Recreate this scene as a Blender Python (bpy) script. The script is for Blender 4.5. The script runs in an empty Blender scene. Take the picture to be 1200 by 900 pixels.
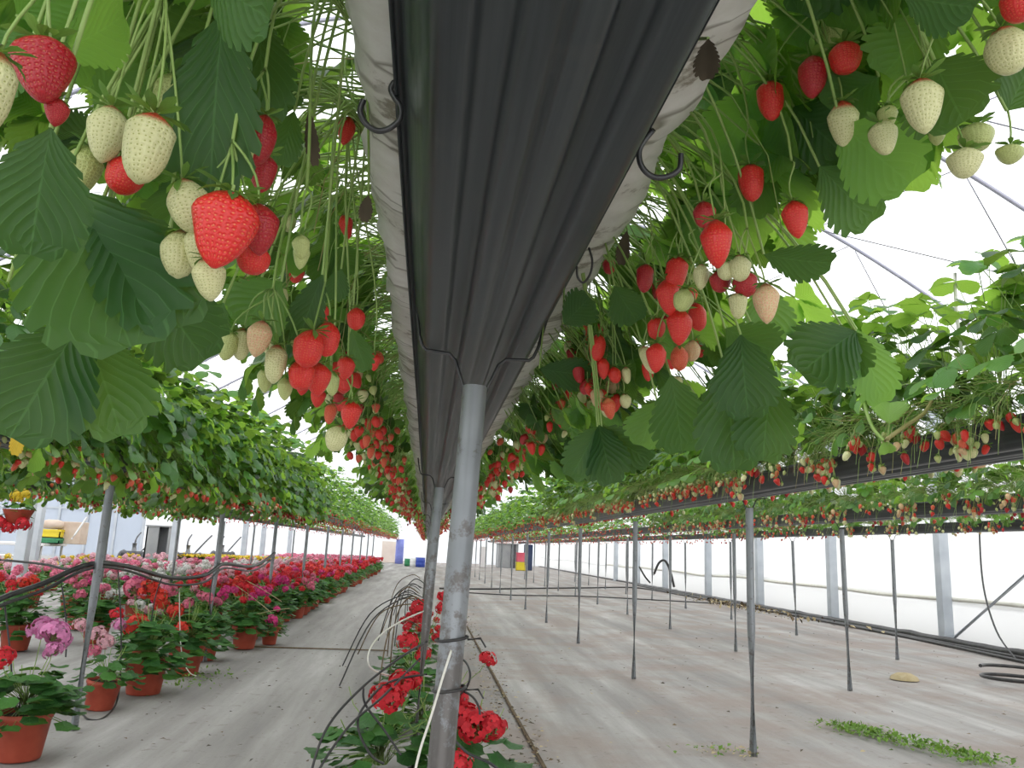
import bpy, math, random
from math import sin, cos, pi, radians, sqrt
from mathutils import Vector, Matrix, noise
C = bpy.context.scene.collection
V = Vector
rnd = random.Random(7)

# ------------------------------------------------------------------ camera
F = 950.0
CAM = V((0, 0, 1.1))
RX = V((0.99391, -0.10267, 0.04000)); UP = V((-0.05955, -0.19508, 0.97898)); FW = V((0.09271, 0.97540, 0.20001))
def ray(px, py): return FW + RX * ((px - 600) / F) - UP * ((py - 450) / F)
def at_depth(px, py, z): return CAM + ray(px, py) * z
def at_y(px, py, y): d = ray(px, py); return CAM + d * (y / d.y)
def at_x(px, py, x): d = ray(px, py); return CAM + d * (x / d.x)
def at_z(px, py, z): d = ray(px, py); return CAM + d * ((z - CAM.z) / d.z)

cam_d = bpy.data.cameras.new('camera'); cam_d.sensor_width = 36; cam_d.lens = 36 * F / 1200
cam_d.clip_start = 0.02; cam_d.clip_end = 300
cam = bpy.data.objects.new('camera', cam_d); C.objects.link(cam)
cam.matrix_world = Matrix(((RX.x, UP.x, -FW.x, CAM.x), (RX.y, UP.y, -FW.y, CAM.y), (RX.z, UP.z, -FW.z, CAM.z), (0, 0, 0, 1)))
bpy.context.scene.camera = cam

# ------------------------------------------------------------------ materials
def new_mat(name):
    m = bpy.data.materials.new(name); m.use_nodes = True
    nt = m.node_tree; nt.nodes.clear()
    out = nt.nodes.new('ShaderNodeOutputMaterial')
    return m, nt, out
def N(nt, t, **kw):
    n = nt.nodes.new(t)
    for k, v in kw.items():
        if k in n.inputs: n.inputs[k].default_value = v
        else: setattr(n, k, v)
    return n
def L(nt, a, b): nt.links.new(a, b)
def ramp(nt, fac, stops):
    r = nt.nodes.new('ShaderNodeValToRGB'); e = r.color_ramp.elements
    while len(e) < len(stops): e.new(0.5)
    for i, (p, c) in enumerate(stops):
        e[i].position = p; e[i].color = (*c, 1) if len(c) == 3 else c
    L(nt, fac, r.inputs[0]); return r.outputs[0]
def mixc(nt, f, a, b, mode='MIX'):
    m = nt.nodes.new('ShaderNodeMix'); m.data_type = 'RGBA'; m.blend_type = mode
    for s, v in ((m.inputs[0], f), (m.inputs[6], a), (m.inputs[7], b)):
        if hasattr(v, 'is_linked') or hasattr(v, 'links'): L(nt, v, s)
        else: s.default_value = (*v, 1) if isinstance(v, tuple) and len(v) == 3 else v
    return m.outputs[2]
def math_n(nt, op, a, b=0.0):
    m = nt.nodes.new('ShaderNodeMath'); m.operation = op
    for s, v in ((m.inputs[0], a), (m.inputs[1], b)):
        if hasattr(v, 'links'): L(nt, v, s)
        else: s.default_value = v
    return m.outputs[0]
def noise_n(nt, scale, detail=3, vec=None, rough=0.55):
    n = nt.nodes.new('ShaderNodeTexNoise'); n.inputs['Scale'].default_value = scale
    n.inputs['Detail'].default_value = detail; n.inputs['Roughness'].default_value = rough
    if vec is None:
        tc = nt.nodes.new('ShaderNodeTexCoord'); vec = tc.outputs['Object']
    L(nt, vec, n.inputs['Vector']); return n.outputs['Fac']
def bump(nt, h, strength=0.3, dist=0.01):
    b = nt.nodes.new('ShaderNodeBump'); b.inputs['Strength'].default_value = strength
    b.inputs['Distance'].default_value = dist; L(nt, h, b.inputs['Height']); return b.outputs[0]
def scaled(nt, sx, sy, sz, coord='Object'):
    tc = nt.nodes.new('ShaderNodeTexCoord'); mp = nt.nodes.new('ShaderNodeMapping')
    mp.inputs['Scale'].default_value = (sx, sy, sz); L(nt, tc.outputs[coord], mp.inputs['Vector']); return mp.outputs[0]

def plain(name, c1, c2=None, rough=0.6, scale=8, metal=0.0, spec=0.5, bmp=0.0):
    m, nt, out = new_mat(name)
    p = N(nt, 'ShaderNodeBsdfPrincipled', Roughness=rough, Metallic=metal)
    p.inputs['Specular IOR Level'].default_value = spec
    n = noise_n(nt, scale)
    col = ramp(nt, n, [(0.3, c1), (0.7, c2 or c1)])
    L(nt, col, p.inputs['Base Color'])
    if bmp: L(nt, bump(nt, n, bmp), p.inputs['Normal'])
    L(nt, p.outputs[0], out.inputs[0]); return m

def leaf_mat(name, dark, light, trans, veins=9.0, tfac=0.42, rough=0.45):
    m, nt, out = new_mat(name)
    at = nt.nodes.new('ShaderNodeAttribute'); at.attribute_name = 'tone'
    uv = nt.nodes.new('ShaderNodeUVMap'); sep = nt.nodes.new('ShaderNodeSeparateXYZ'); L(nt, uv.outputs[0], sep.inputs[0])
    ax = math_n(nt, 'ABSOLUTE', sep.outputs[0])
    s = math_n(nt, 'SUBTRACT', sep.outputs[1], math_n(nt, 'MULTIPLY', ax, 0.42))
    sn = math_n(nt, 'ABSOLUTE', math_n(nt, 'SINE', math_n(nt, 'MULTIPLY', s, veins * pi)))
    vein = math_n(nt, 'LESS_THAN', sn, 0.13)
    mid = math_n(nt, 'LESS_THAN', ax, 0.03)
    vein = math_n(nt, 'MAXIMUM', vein, mid)
    base = mixc(nt, at.outputs['Fac'], dark, light)
    nz = noise_n(nt, 35)
    base = mixc(nt, math_n(nt, 'MULTIPLY', nz, 0.22), base, light)
    base = mixc(nt, math_n(nt, 'MULTIPLY', vein, 0.20), base, tuple(min(1, c * 1.6 + 0.05) for c in light))
    p = N(nt, 'ShaderNodeBsdfPrincipled', Roughness=rough)
    p.inputs['Specular IOR Level'].default_value = 0.4
    L(nt, base, p.inputs['Base Color'])
    L(nt, bump(nt, sn, 0.28, 0.003), p.inputs['Normal'])
    t = nt.nodes.new('ShaderNodeBsdfTranslucent')
    tcol = mixc(nt, at.outputs['Fac'], tuple(c * 0.22 for c in trans), trans)
    L(nt, tcol, t.inputs[0])
    mx = nt.nodes.new('ShaderNodeMixShader'); mx.inputs[0].default_value = tfac
    L(nt, p.outputs[0], mx.inputs[1]); L(nt, t.outputs[0], mx.inputs[2]); L(nt, mx.outputs[0], out.inputs[0])
    return m

def berry_mat(name, body, shoulder, seed, sh_pos=0.1, blush=None, rough=0.32):
    m, nt, out = new_mat(name)
    uv = nt.nodes.new('ShaderNodeUVMap')
    mp = nt.nodes.new('ShaderNodeMapping'); mp.inputs['Scale'].default_value = (23, 16, 1); L(nt, uv.outputs[0], mp.inputs[0])
    vo = nt.nodes.new('ShaderNodeTexVoronoi'); vo.voronoi_dimensions = '2D'; vo.inputs['Scale'].default_value = 1.0
    vo.inputs['Randomness'].default_value = 0.45; L(nt, mp.outputs[0], vo.inputs['Vector'])
    d = vo.outputs['Distance']
    sep = nt.nodes.new('ShaderNodeSeparateXYZ'); L(nt, uv.outputs[0], sep.inputs[0])
    nz = noise_n(nt, 70, 2)
    col = ramp(nt, math_n(nt, 'ADD', sep.outputs[1], math_n(nt, 'MULTIPLY', math_n(nt, 'SUBTRACT', nz, 0.5), 0.12)),
               [(max(0, sh_pos - 0.04), shoulder), (sh_pos + 0.06, body)])
    if blush:
        bn = noise_n(nt, 28, 1)
        col = mixc(nt, ramp(nt, bn, [(0.42, (0, 0, 0)), (0.62, (1, 1, 1))]), col, blush)
    sd = ramp(nt, d, [(0.11, (0.8, 0.8, 0.8)), (0.2, (0, 0, 0))])
    col = mixc(nt, sd, col, seed)
    p = N(nt, 'ShaderNodeBsdfPrincipled', Roughness=rough)
    L(nt, col, p.inputs['Base Color'])
    p.inputs['Subsurface Weight'].default_value = 0.0
    h = ramp(nt, d, [(0.0, (0.5, 0.5, 0.5)), (0.17, (0.35, 0.35, 0.35)), (0.22, (0, 0, 0)), (0.5, (1, 1, 1))])
    L(nt, bump(nt, h, 0.42, 0.0012), p.inputs['Normal'])
    L(nt, p.outputs[0], out.inputs[0]); return m

M = {}
M['leaf'] = leaf_mat('strawberry_leaf', (0.018, 0.078, 0.020), (0.105, 0.29, 0.065), (0.46, 0.78, 0.09), veins=8, rough=0.38, tfac=0.48)
M['ger_leaf'] = leaf_mat('geranium_leaf', (0.03, 0.12, 0.03), (0.10, 0.28, 0.06), (0.22, 0.45, 0.05), veins=3, tfac=0.3, rough=0.55)
M['stalk'] = plain('green_stalk', (0.20, 0.34, 0.07), (0.34, 0.46, 0.14), 0.45, 12)
M['old_stalk'] = plain('tan_stalk', (0.30, 0.24, 0.09), (0.40, 0.40, 0.16), 0.6, 12)
M['calyx'] = leaf_mat('calyx_green', (0.07, 0.20, 0.04), (0.22, 0.40, 0.09), (0.35, 0.6, 0.08))
M['yellow_leaf'] = leaf_mat('yellowed_leaf', (0.7, 0.42, 0.03), (0.8, 0.6, 0.06), (0.8, 0.5, 0.05))
M['dead'] = plain('dry_leaf', (0.05, 0.04, 0.025), (0.12, 0.09, 0.05), 0.8)
M['red'] = berry_mat('berry_red', (0.66, 0.022, 0.018), (0.55, 0.02, 0.02), (0.72, 0.20, 0.06))
M['deep'] = berry_mat('berry_deep_red', (0.40, 0.010, 0.018), (0.35, 0.01, 0.015), (0.5, 0.13, 0.05))
M['orange'] = berry_mat('berry_turning', (0.68, 0.09, 0.045), (0.75, 0.22, 0.10), (0.8, 0.5, 0.15), 0.2)
M['pink'] = berry_mat('berry_blush', (0.66, 0.52, 0.28), (0.60, 0.05, 0.04), (0.45, 0.36, 0.08), 0.1, blush=(0.70, 0.36, 0.22))
M['pale'] = berry_mat('berry_pale', (0.66, 0.66, 0.34), (0.58, 0.10, 0.05), (0.27, 0.30, 0.04), 0.085)
M['collar'] = berry_mat('berry_pale_red_collar', (0.66, 0.66, 0.34), (0.62, 0.045, 0.03), (0.27, 0.30, 0.04), 0.15)
M['green'] = berry_mat('berry_green', (0.48, 0.54, 0.20), (0.42, 0.50, 0.16), (0.22, 0.26, 0.04))

def gutter_mat():
    m, nt, out = new_mat('gutter_steel')
    p = N(nt, 'ShaderNodeBsdfPrincipled', Roughness=0.36, Metallic=0.3)
    v = scaled(nt, 60, 1.2, 60); a = noise_n(nt, 1.0, 4, v)
    b = noise_n(nt, 9, 5)
    col = ramp(nt, a, [(0.3, (0.026, 0.033, 0.037)), (0.72, (0.085, 0.098, 0.104))])
    col = mixc(nt, ramp(nt, b, [(0.62, (0, 0, 0)), (0.75, (0.3, 0.3, 0.3))]), col, (0.115, 0.11, 0.105))
    L(nt, col, p.inputs['Base Color'])
    L(nt, ramp(nt, a, [(0.3, (0.30,) * 3), (0.7, (0.5,) * 3)]), p.inputs['Roughness'])
    L(nt, bump(nt, a, 0.08, 0.003), p.inputs['Normal'])
    L(nt, p.outputs[0], out.inputs[0]); return m
M['gutter'] = gutter_mat()

def bag_mat():
    m, nt, out = new_mat('white_film_bag')
    p = N(nt, 'ShaderNodeBsdfPrincipled', Roughness=0.42)
    d = noise_n(nt, 11, 6, None, 0.7)
    v = scaled(nt, 2.5, 13, 2.5); w = noise_n(nt, 1.0, 1.5, v)
    col = ramp(nt, d, [(0.34, (0.74, 0.73, 0.70)), (0.56, (0.64, 0.62, 0.58)), (0.64, (0.24, 0.21, 0.17)), (0.72, (0.7, 0.68, 0.64))])
    cr = ramp(nt, w, [(0.55, (1, 1, 1)), (0.585, (0.36, 0.34, 0.31)), (0.60, (1, 1, 1)), (0.66, (.95, .95, .95)), (0.68, (0.5, 0.48, 0.44)), (0.70, (1, 1, 1))])
    col = mixc(nt, 1.0, col, cr, 'MULTIPLY')
    L(nt, col, p.inputs['Base Color'])
    L(nt, bump(nt, w, 0.5, 0.02), p.inputs['Normal'])
    L(nt, p.outputs[0], out.inputs[0]); return m
M['bag'] = bag_mat()

def post_mat(name, amt):
    m, nt, out = new_mat(name)
    p = N(nt, 'ShaderNodeBsdfPrincipled', Roughness=0.42, Metallic=0.45)
    tc = nt.nodes.new('ShaderNodeTexCoord'); sep = nt.nodes.new('ShaderNodeSeparateXYZ'); L(nt, tc.outputs['Object'], sep.inputs[0])
    n = noise_n(nt, 28, 5, None, 0.7)
    col = ramp(nt, noise_n(nt, 6), [(0.3, (0.23, 0.25, 0.265)), (0.7, (0.34, 0.36, 0.38))])
    # splashed soil and algae grows denser on the foot of the post
    h = math_n(nt, 'MULTIPLY', math_n(nt, 'SUBTRACT', 1.30, sep.outputs[2]), amt)
    dm = ramp(nt, math_n(nt, 'ADD', n, h), [(0.60, (0, 0, 0)), (0.70, (0.85, 0.85, 0.85))])
    col = mixc(nt, dm, col, (0.15, 0.135, 0.125))
    L(nt, col, p.inputs['Base Color']); L(nt, p.outputs[0], out.inputs[0]); return m
M['post'] = post_mat('galvanised_post', 0.085)
M['post_dirty'] = post_mat('soiled_post', 0.42)
M['column'] = plain('column_zinc', (0.46, 0.50, 0.55), (0.58, 0.62, 0.66), 0.45, 3, 0.25)
M['pipe_zinc'] = plain('roof_tube', (0.36, 0.36, 0.44), (0.46, 0.46, 0.54), 0.4, 5, 0.4)
M['wire'] = plain('dark_wire', (0.05, 0.052, 0.055), (0.10, 0.10, 0.10), 0.35, 30, 0.5)
M['black_pipe'] = plain('black_poly_pipe', (0.018, 0.018, 0.02), (0.05, 0.048, 0.045), 0.4, 14)
M['white_cord'] = plain('white_string', (0.70, 0.68, 0.60), (0.78, 0.77, 0.7), 0.7)
M['pot'] = plain('terracotta_pot', (0.36, 0.055, 0.028), (0.46, 0.085, 0.045), 0.55, 9)
M['soil'] = plain('potting_soil', (0.03, 0.02, 0.014), (0.07, 0.05, 0.03), 0.95, 40, bmp=0.5)
M['debris'] = plain('litter', (0.10, 0.065, 0.04), (0.22, 0.16, 0.09), 0.9, 20)
M['straw'] = plain('straw', (0.42, 0.33, 0.18), (0.5, 0.42, 0.26), 0.9, 20)
M['weed'] = leaf_mat('weed_leaf', (0.10, 0.24, 0.03), (0.24, 0.42, 0.08), (0.3, 0.5, 0.06))
def petal(name, c):
    m, nt, out = new_mat(name)
    at = nt.nodes.new('ShaderNodeAttribute'); at.attribute_name = 'tone'
    p = N(nt, 'ShaderNodeBsdfPrincipled', Roughness=0.6)
    col = mixc(nt, at.outputs['Fac'], tuple(x * 0.72 for x in c), tuple(min(1, x * 1.12 + 0.02) for x in c))
    L(nt, col, p.inputs['Base Color'])
    t = nt.nodes.new('ShaderNodeBsdfTranslucent'); L(nt, col, t.inputs[0])
    mx = nt.nodes.new('ShaderNodeMixShader'); mx.inputs[0].default_value = 0.3
    L(nt, p.outputs[0], mx.inputs[1]); L(nt, t.outputs[0], mx.inputs[2]); L(nt, mx.outputs[0], out.inputs[0]); return m
PET = {'red': (0.78, 0.018, 0.035), 'scarlet': (0.82, 0.05, 0.025), 'pink': (0.82, 0.20, 0.32), 'magenta': (0.80, 0.05, 0.28),
       'pale pink': (0.85, 0.48, 0.55), 'white': (0.82, 0.80, 0.78), 'yellow': (0.85, 0.62, 0.03), 'lilac pink': (0.80, 0.28, 0.55)}
for k, c in PET.items(): M['petal_' + k] = petal('petal_' + k.replace(' ', '_'), c)

def floor_mat():
    m, nt, out = new_mat('ground_cover')
    p = N(nt, 'ShaderNodeBsdfPrincipled', Roughness=0.8)
    p.inputs['Specular IOR Level'].default_value = 0.3
    tc = nt.nodes.new('ShaderNodeTexCoord')
    v = scaled(nt, 1.7, 0.14, 1.0)
    n1 = noise_n(nt, 1.5, 6, v, 0.62); n2 = noise_n(nt, 9, 6, None, 0.65); n3 = noise_n(nt, 60, 3)
    sep = nt.nodes.new('ShaderNodeSeparateXYZ'); L(nt, tc.outputs['Object'], sep.inputs[0])
    col = ramp(nt, n1, [(0.30, (0.235, 0.224, 0.215)), (0.48, (0.33, 0.315, 0.30)), (0.58, (0.40, 0.385, 0.37)), (0.68, (0.50, 0.485, 0.47))])
    # brown dust on the mat right of the middle row
    side = ramp(nt, math_n(nt, 'MULTIPLY', math_n(nt, 'ADD', sep.outputs[0], 1.0), 0.5), [(0.45, (0, 0, 0)), (0.75, (1, 1, 1))])
    n4 = noise_n(nt, 1.1, 5, None, 0.6)
    dust = ramp(nt, n4, [(0.44, (0, 0, 0)), (0.60, (0.6, 0.6, 0.6))])
    col = mixc(nt, math_n(nt, 'MULTIPLY', side, dust), col, (0.30, 0.235, 0.20))
    col = mixc(nt, ramp(nt, n2, [(0.60, (0, 0, 0)), (0.72, (0.6, 0.6, 0.6))]), col, (0.15, 0.115, 0.09))
    col = mixc(nt, ramp(nt, n3, [(0.60, (0, 0, 0)), (0.75, (0.35, 0.35, 0.35))]), col, (0.16, 0.14, 0.12))
    L(nt, col, p.inputs['Base Color']); L(nt, bump(nt, n2, 0.25, 0.02), p.inputs['Normal'])
    L(nt, p.outputs[0], out.inputs[0]); return m
M['floor'] = floor_mat()

def film_mat(name, clear, col, tl=0.85):
    m, nt, out = new_mat(name)
    d = N(nt, 'ShaderNodeBsdfDiffuse'); d.inputs[0].default_value = (*col, 1)
    t = nt.nodes.new('ShaderNodeBsdfTranslucent'); t.inputs[0].default_value = (*col, 1)
    a = nt.nodes.new('ShaderNodeMixShader'); a.inputs[0].default_value = tl; L(nt, d.outputs[0], a.inputs[1]); L(nt, t.outputs[0], a.inputs[2])
    tr = nt.nodes.new('ShaderNodeBsdfTransparent')
    b = nt.nodes.new('ShaderNodeMixShader'); b.inputs[0].default_value = clear; L(nt, a.outputs[0], b.inputs[1]); L(nt, tr.outputs[0], b.inputs[2])
    L(nt, b.outputs[0], out.inputs[0]); return m
M['roof_film'] = film_mat('roof_film', 0.8, (0.9, 0.9, 0.9))
M['wall_film'] = film_mat('wall_film', 0.0, (0.84, 0.84, 0.83), 0.55)
M['wall_haze'] = film_mat('far_film', 0.0, (0.78, 0.80, 0.82), 0.5)

# ------------------------------------------------------------------ mesh builder
class MB:
    def __init__(s): s.v = []; s.sm = []; s.f = []; s.m = []; s.uv = []; s.t = []; s.mats = []
    def mat(s, k):
        if k not in s.mats: s.mats.append(k)
        return s.mats.index(k)
    def face(s, idx, mi, uvs=None, tone=0.5, sm=True):
        s.f.append(idx); s.sm.append(sm); s.m.append(mi); s.t.append(tone)
        s.uv.extend(uvs if uvs else [(0.0, 0.0)] * len(idx))
    def mesh(s, name, smooth=True):
        me = bpy.data.meshes.new(name)
        me.from_pydata([tuple(p) for p in s.v], [], s.f)
        for k in s.mats: me.materials.append(M[k])
        me.polygons.foreach_set('material_index', s.m)
        me.polygons.foreach_set('use_smooth', [bool(smooth and q) for q in s.sm])
        ul = me.uv_layers.new(name='UVMap'); ul.data.foreach_set('uv', [c for u in s.uv for c in u])
        a = me.attributes.new('tone', 'FLOAT', 'FACE'); a.data.foreach_set('value', s.t)
        me.update(); return me

def link(name, me, parent=None, loc=None, label=None):
    o = bpy.data.objects.new(name, me); C.objects.link(o)
    if parent is not None: o.parent = parent
    if loc is not None: o.location = loc
    if label: o['label'] = label
    return o
def tag(o, label, cat, group=None):
    o['label'] = label; o['category'] = cat
    if group: o['group'] = group
    return o
def thing(name, loc, label, cat, group=None, rz=0.0):
    o = bpy.data.objects.new(name, None); o.empty_display_size = 0.05; C.objects.link(o)
    o.location = loc; o.rotation_euler = (0, 0, rz)
    return tag(o, label, cat, group)
def struct(name, me):
    o = link(name, me); o['kind'] = 'structure'; return o
def ordn(n):
    return f"{n}{'th' if 10 <= n % 100 <= 20 else {1: 'st', 2: 'nd', 3: 'rd'}.get(n % 10, 'th')}"

def frame_of(d, hint=V((0, 0, 1))):
    d = d.normalized()
    if abs(d.dot(hint)) > 0.97: hint = V((1, 0, 0))
    a = d.cross(hint).normalized(); return a, a.cross(d).normalized()
def tube(mb, pts, r0, r1=None, n=5, mat='stalk', tone=0.5, cap=True):
    r1 = r0 if r1 is None else r1
    mi = mb.mat(mat); base = len(mb.v); k = len(pts); pa = None
    for i, p in enumerate(pts):
        d = (pts[min(i + 1, k - 1)] - pts[max(i - 1, 0)])
        if d.length < 1e-9: d = V((0, 0, 1))
        d.normalize()
        if pa is None: a, b = frame_of(d)
        else:
            a = (pa - d * pa.dot(d))
            a = a.normalized() if a.length > 1e-6 else frame_of(d)[0]
            b = d.cross(a)
        pa = a
        r = r0 + (r1 - r0) * i / max(1, k - 1)
        for j in range(n):
            t = 2 * pi * j / n; mb.v.append(p + (a * cos(t) + b * sin(t)) * r)
    for i in range(k - 1):
        for j in range(n):
            j2 = (j + 1) % n
            mb.face((base + i * n + j, base + i * n + j2, base + (i + 1) * n + j2, base + (i + 1) * n + j), mi, None, tone)
    if cap:
        for o, rev in ((base, True), (base + (k - 1) * n, False)):
            c0 = len(mb.v); mb.v.extend([V(mb.v[o + j]) for j in range(n)]); q = tuple(c0 + j for j in range(n))
            mb.face(q[::-1] if rev else q, mi, None, tone, False)
def bez(a, b, c, d, n=6):
    out = []
    for i in range(n + 1):
        t = i / n; u = 1 - t
        out.append(a * u ** 3 + b * (3 * u * u * t) + c * (3 * u * t * t) + d * t ** 3)
    return out
def smooth_path(pts, sub=6):
    out = []
    n = len(pts)
    for i in range(n - 1):
        p0, p1, p2, p3 = pts[max(i - 1, 0)], pts[i], pts[i + 1], pts[min(i + 2, n - 1)]
        for j in range(sub):
            t = j / sub
            out.append(0.5 * ((2 * p1) + (p2 - p0) * t + (2 * p0 - 5 * p1 + 4 * p2 - p3) * t * t + (3 * p1 - p0 - 3 * p2 + p3) * t ** 3))
    out.append(pts[-1]); return out
def box(mb, x0, x1, y0, y1, z0, z1, mat, tone=0.5, bev=0.0, M4=None):
    if bev <= 0:
        ps = [(x, y, z) for z in (z0, z1) for y in (y0, y1) for x in (x0, x1)]
        fs = [(0, 2, 3, 1), (4, 5, 7, 6), (0, 1, 5, 4), (2, 6, 7, 3), (0, 4, 6, 2), (1, 3, 7, 5)]
    else:
        ps = []; e = bev
        for (z, k) in ((z0, e), (z0 + e, 0), (z1 - e, 0), (z1, e)):
            ps += [(x0 + k + e, y0 + k, z), (x1 - k - e, y0 + k, z), (x1 - k, y0 + k + e, z), (x1 - k, y1 - k - e, z),
                   (x1 - k - e, y1 - k, z), (x0 + k + e, y1 - k, z), (x0 + k, y1 - k - e, z), (x0 + k, y0 + k + e, z)]
        fs = [tuple(range(8))[::-1], tuple(range(24, 32))]
        for l in range(3):
            for j in range(8): fs.append((l * 8 + j, l * 8 + (j + 1) % 8, l * 8 + 8 + (j + 1) % 8, l * 8 + 8 + j))
    b = len(mb.v); mi = mb.mat(mat)
    for p in ps: mb.v.append(M4 @ V(p) if M4 else V(p))
    for f in fs: mb.face(tuple(b + i for i in f), mi, None, tone, False)
def lathe(mb, prof, mat, n=20, tone=0.5, center=V((0, 0, 0))):
    b = len(mb.v); mi = mb.mat(mat)
    for (r, z) in prof:
        for j in range(n):
            t = 2 * pi * j / n; mb.v.append(center + V((r * cos(t), r * sin(t), z)))
    for i in range(len(prof) - 1):
        for j in range(n):
            j2 = (j + 1) % n
            mb.face((b + i * n + j, b + i * n + j2, b + (i + 1) * n + j2, b + (i + 1) * n + j), mi, None, tone)

# ------------------------------------------------------------------ leaves
def leaflet(mb, base, d, nrm, Ln, W, det=2, mat='leaf', tone=0.5, fold=0.25, droop=0.6, rr=rnd, cup=0.0):
    """toothed obovate blade; det 2: three columns a side, det 1: one column with teeth, det 0: coarse outline"""
    d = d.normalized(); nrm = (nrm - d * nrm.dot(d)).normalized(); s = d.cross(nrm)
    nseg = (9, 7, 4)[2 - det]
    mi = mb.mat(mat); b0 = len(mb.v)
    pos = base.copy(); rows = []
    cols = 2 if det == 2 else 1
    for i in range(nseg + 1):
        t = i / nseg
        a = droop * t
        dd = d * cos(a) - nrm * sin(a); nn = nrm * cos(a) + d * sin(a)
        if i > 0: pos = pos + dd * (Ln / nseg)
        w = W * 0.5 * (min(1.0, (t / 0.55)) ** 0.72 if t < 0.55 else max(0.0, 1 - ((t - 0.55) / 0.45) ** 2.6) ** 0.55 * 0.94 + 0.06)
        w = max(w, 0.004 * Ln)
        row = [(pos.copy(), (0.0, t))]
        for c in range(1, cols + 1):
            u = c / cols
            for sg in (-1, 1):
                wig = 1 + (rr.random() - 0.5) * 0.08
                p = pos + s * (sg * w * u * wig) + nn * (w * u * fold * (1 - cup * u) + (rr.random() - 0.5) * 0.03 * w)
                row.append((p, (sg * u, t)))
        rows.append((row, dd, s, w, nn))
    stride = 1 + 2 * cols
    for (row, *_r) in rows:
        for p, _u in row: mb.v.append(p)
    def vid(i, k): return b0 + i * stride + k
    for i in range(nseg):
        for sg in (0, 1):
            prev = 0
            for c in range(1, cols + 1):
                k = 1 + (c - 1) * 2 + sg
                q = (vid(i, prev), vid(i, k), vid(i + 1, k), vid(i + 1, prev))
                u = [rows[i][0][prev][1], rows[i][0][k][1], rows[i + 1][0][k][1], rows[i + 1][0][prev][1]]
                if sg == 1: q = q[::-1]; u = u[::-1]
                mb.face(q, mi, u, tone); prev = k
            if det >= 1 and i >= 1:
                k = 1 + (cols - 1) * 2 + sg; sgn = -1 if sg == 0 else 1
                pa, pb = rows[i][0][k][0], rows[i + 1][0][k][0]
                if det == 2:
                    o1 = pa.lerp(pb, 0.42) + rows[i][2] * (sgn * W * 0.115) + rows[i][1] * (Ln * 0.030); o2 = pa.lerp(pb, 0.72) + rows[i][2] * (sgn * W * 0.10) + rows[i][1] * (Ln * 0.055)
                    mb.v.append(o1); mb.v.append(o2); ti = len(mb.v) - 2
                    q = (vid(i, k), ti, ti + 1, vid(i + 1, k)); u = [rows[i][0][k][1], (sgn * 1.1, (i + .3) / nseg), (sgn * 1.1, (i + .8) / nseg), rows[i + 1][0][k][1]]
                    if sg == 1: q = q[::-1]; u = u[::-1]
                    mb.face(q, mi, u, tone); continue
                tip = pa.lerp(pb, 0.72) + rows[i][2] * (sgn * W * 0.07) + rows[i][1] * (Ln * 0.042)
                mb.v.append(tip); ti = len(mb.v) - 1
                q = (vid(i, k), ti, vid(i + 1, k)); u = [rows[i][0][k][1], (sgn * 1.08, (i + .8) / nseg), rows[i + 1][0][k][1]]
                if sg == 1: q = q[::-1]; u = u[::-1]
                mb.face(q, mi, u, tone)

def trifoliate(mb, p, d, nrm, size, det, tone, rr, mat='leaf'):
    d = d.normalized(); nrm = (nrm - d * nrm.dot(d)).normalized(); s = d.cross(nrm)
    W = size * 0.86
    dr = rr.uniform(0.2, 1.0)
    leaflet(mb, p + d * size * 0.08, d, nrm, size, W, det, mat, tone, rr.uniform(0.1, 0.4), dr, rr)
    for sg in (-1, 1):
        dd = d * 0.32 + s * sg; n2 = (nrm + s * sg * rr.uniform(-0.1, 0.35)).normalized()
        leaflet(mb, p, dd, n2, size * 0.92, W * 0.92, det, mat, max(0, min(1, tone + rr.uniform(-0.12, 0.12))), rr.uniform(0.1, 0.4), rr.uniform(0.2, 0.9), rr)

# ------------------------------------------------------------------ strawberries
def berry_mesh(shape, colour, hi, seed):
    rr = random.Random(seed); mb = MB(); mi = mb.mat(colour)
    nu, nv = (20, 13) if hi else (9, 6)
    b = len(mb.v)
    for i in range(nv + 1):
        v = i / nv
        if shape == 'cone': r = 0.36 * (min(1, v / 0.30) ** 0.55 if v < 0.3 else (1 - ((v - 0.3) / 0.7) ** 1.7) ** 0.62)
        elif shape == 'long': r = 0.29 * (min(1, v / 0.22) ** 0.55 if v < 0.22 else (1 - ((v - 0.22) / 0.78) ** 2.5) ** 0.55)
        elif shape == 'blunt': r = 0.37 * (min(1, v / 0.35) ** 0.5 if v < 0.35 else (1 - ((v - 0.35) / 0.65) ** 2.3) ** 0.5)
        else: r = 0.40 * (min(1, v / 0.28) ** 0.5 if v < 0.28 else (1 - ((v - 0.28) / 0.72) ** 1.35) ** 0.6)
        if i == 0: r = 0.05
        if i == nv: r = 0.03
        for j in range(nu):
            t = 2 * pi * j / nu
            k = 1 + 0.10 * noise.noise(V((cos(t) * 1.3, sin(t) * 1.3, v * 2.2 + seed * 3.1)))
            if shape == 'lobed': k += 0.13 * cos(2 * t + seed) * (0.4 + v)
            mb.v.append(V((r * k * cos(t), r * k * sin(t), -v)))
    for i in range(nv):
        for j in range(nu):
            j2 = (j + 1) % nu
            mb.face((b + i * nu + j, b + (i + 1) * nu + j, b + (i + 1) * nu + j2, b + i * nu + j2), mi,
                    [(j / nu, i / nv), (j / nu, (i + 1) / nv), ((j + 1) / nu, (i + 1) / nv), ((j + 1) / nu, i / nv)], 0.5)
    mb.face(tuple(b + j for j in range(nu)), mi, [(j / nu, 0) for j in range(nu)])
    mb.face(tuple(b + nv * nu + j for j in range(nu))[::-1], mi, [(j / nu, 1) for j in range(nu)])
    if not hi: calyx_into(mb, rr, 5, 0.30)
    return mb.mesh('strawberry')
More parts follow.
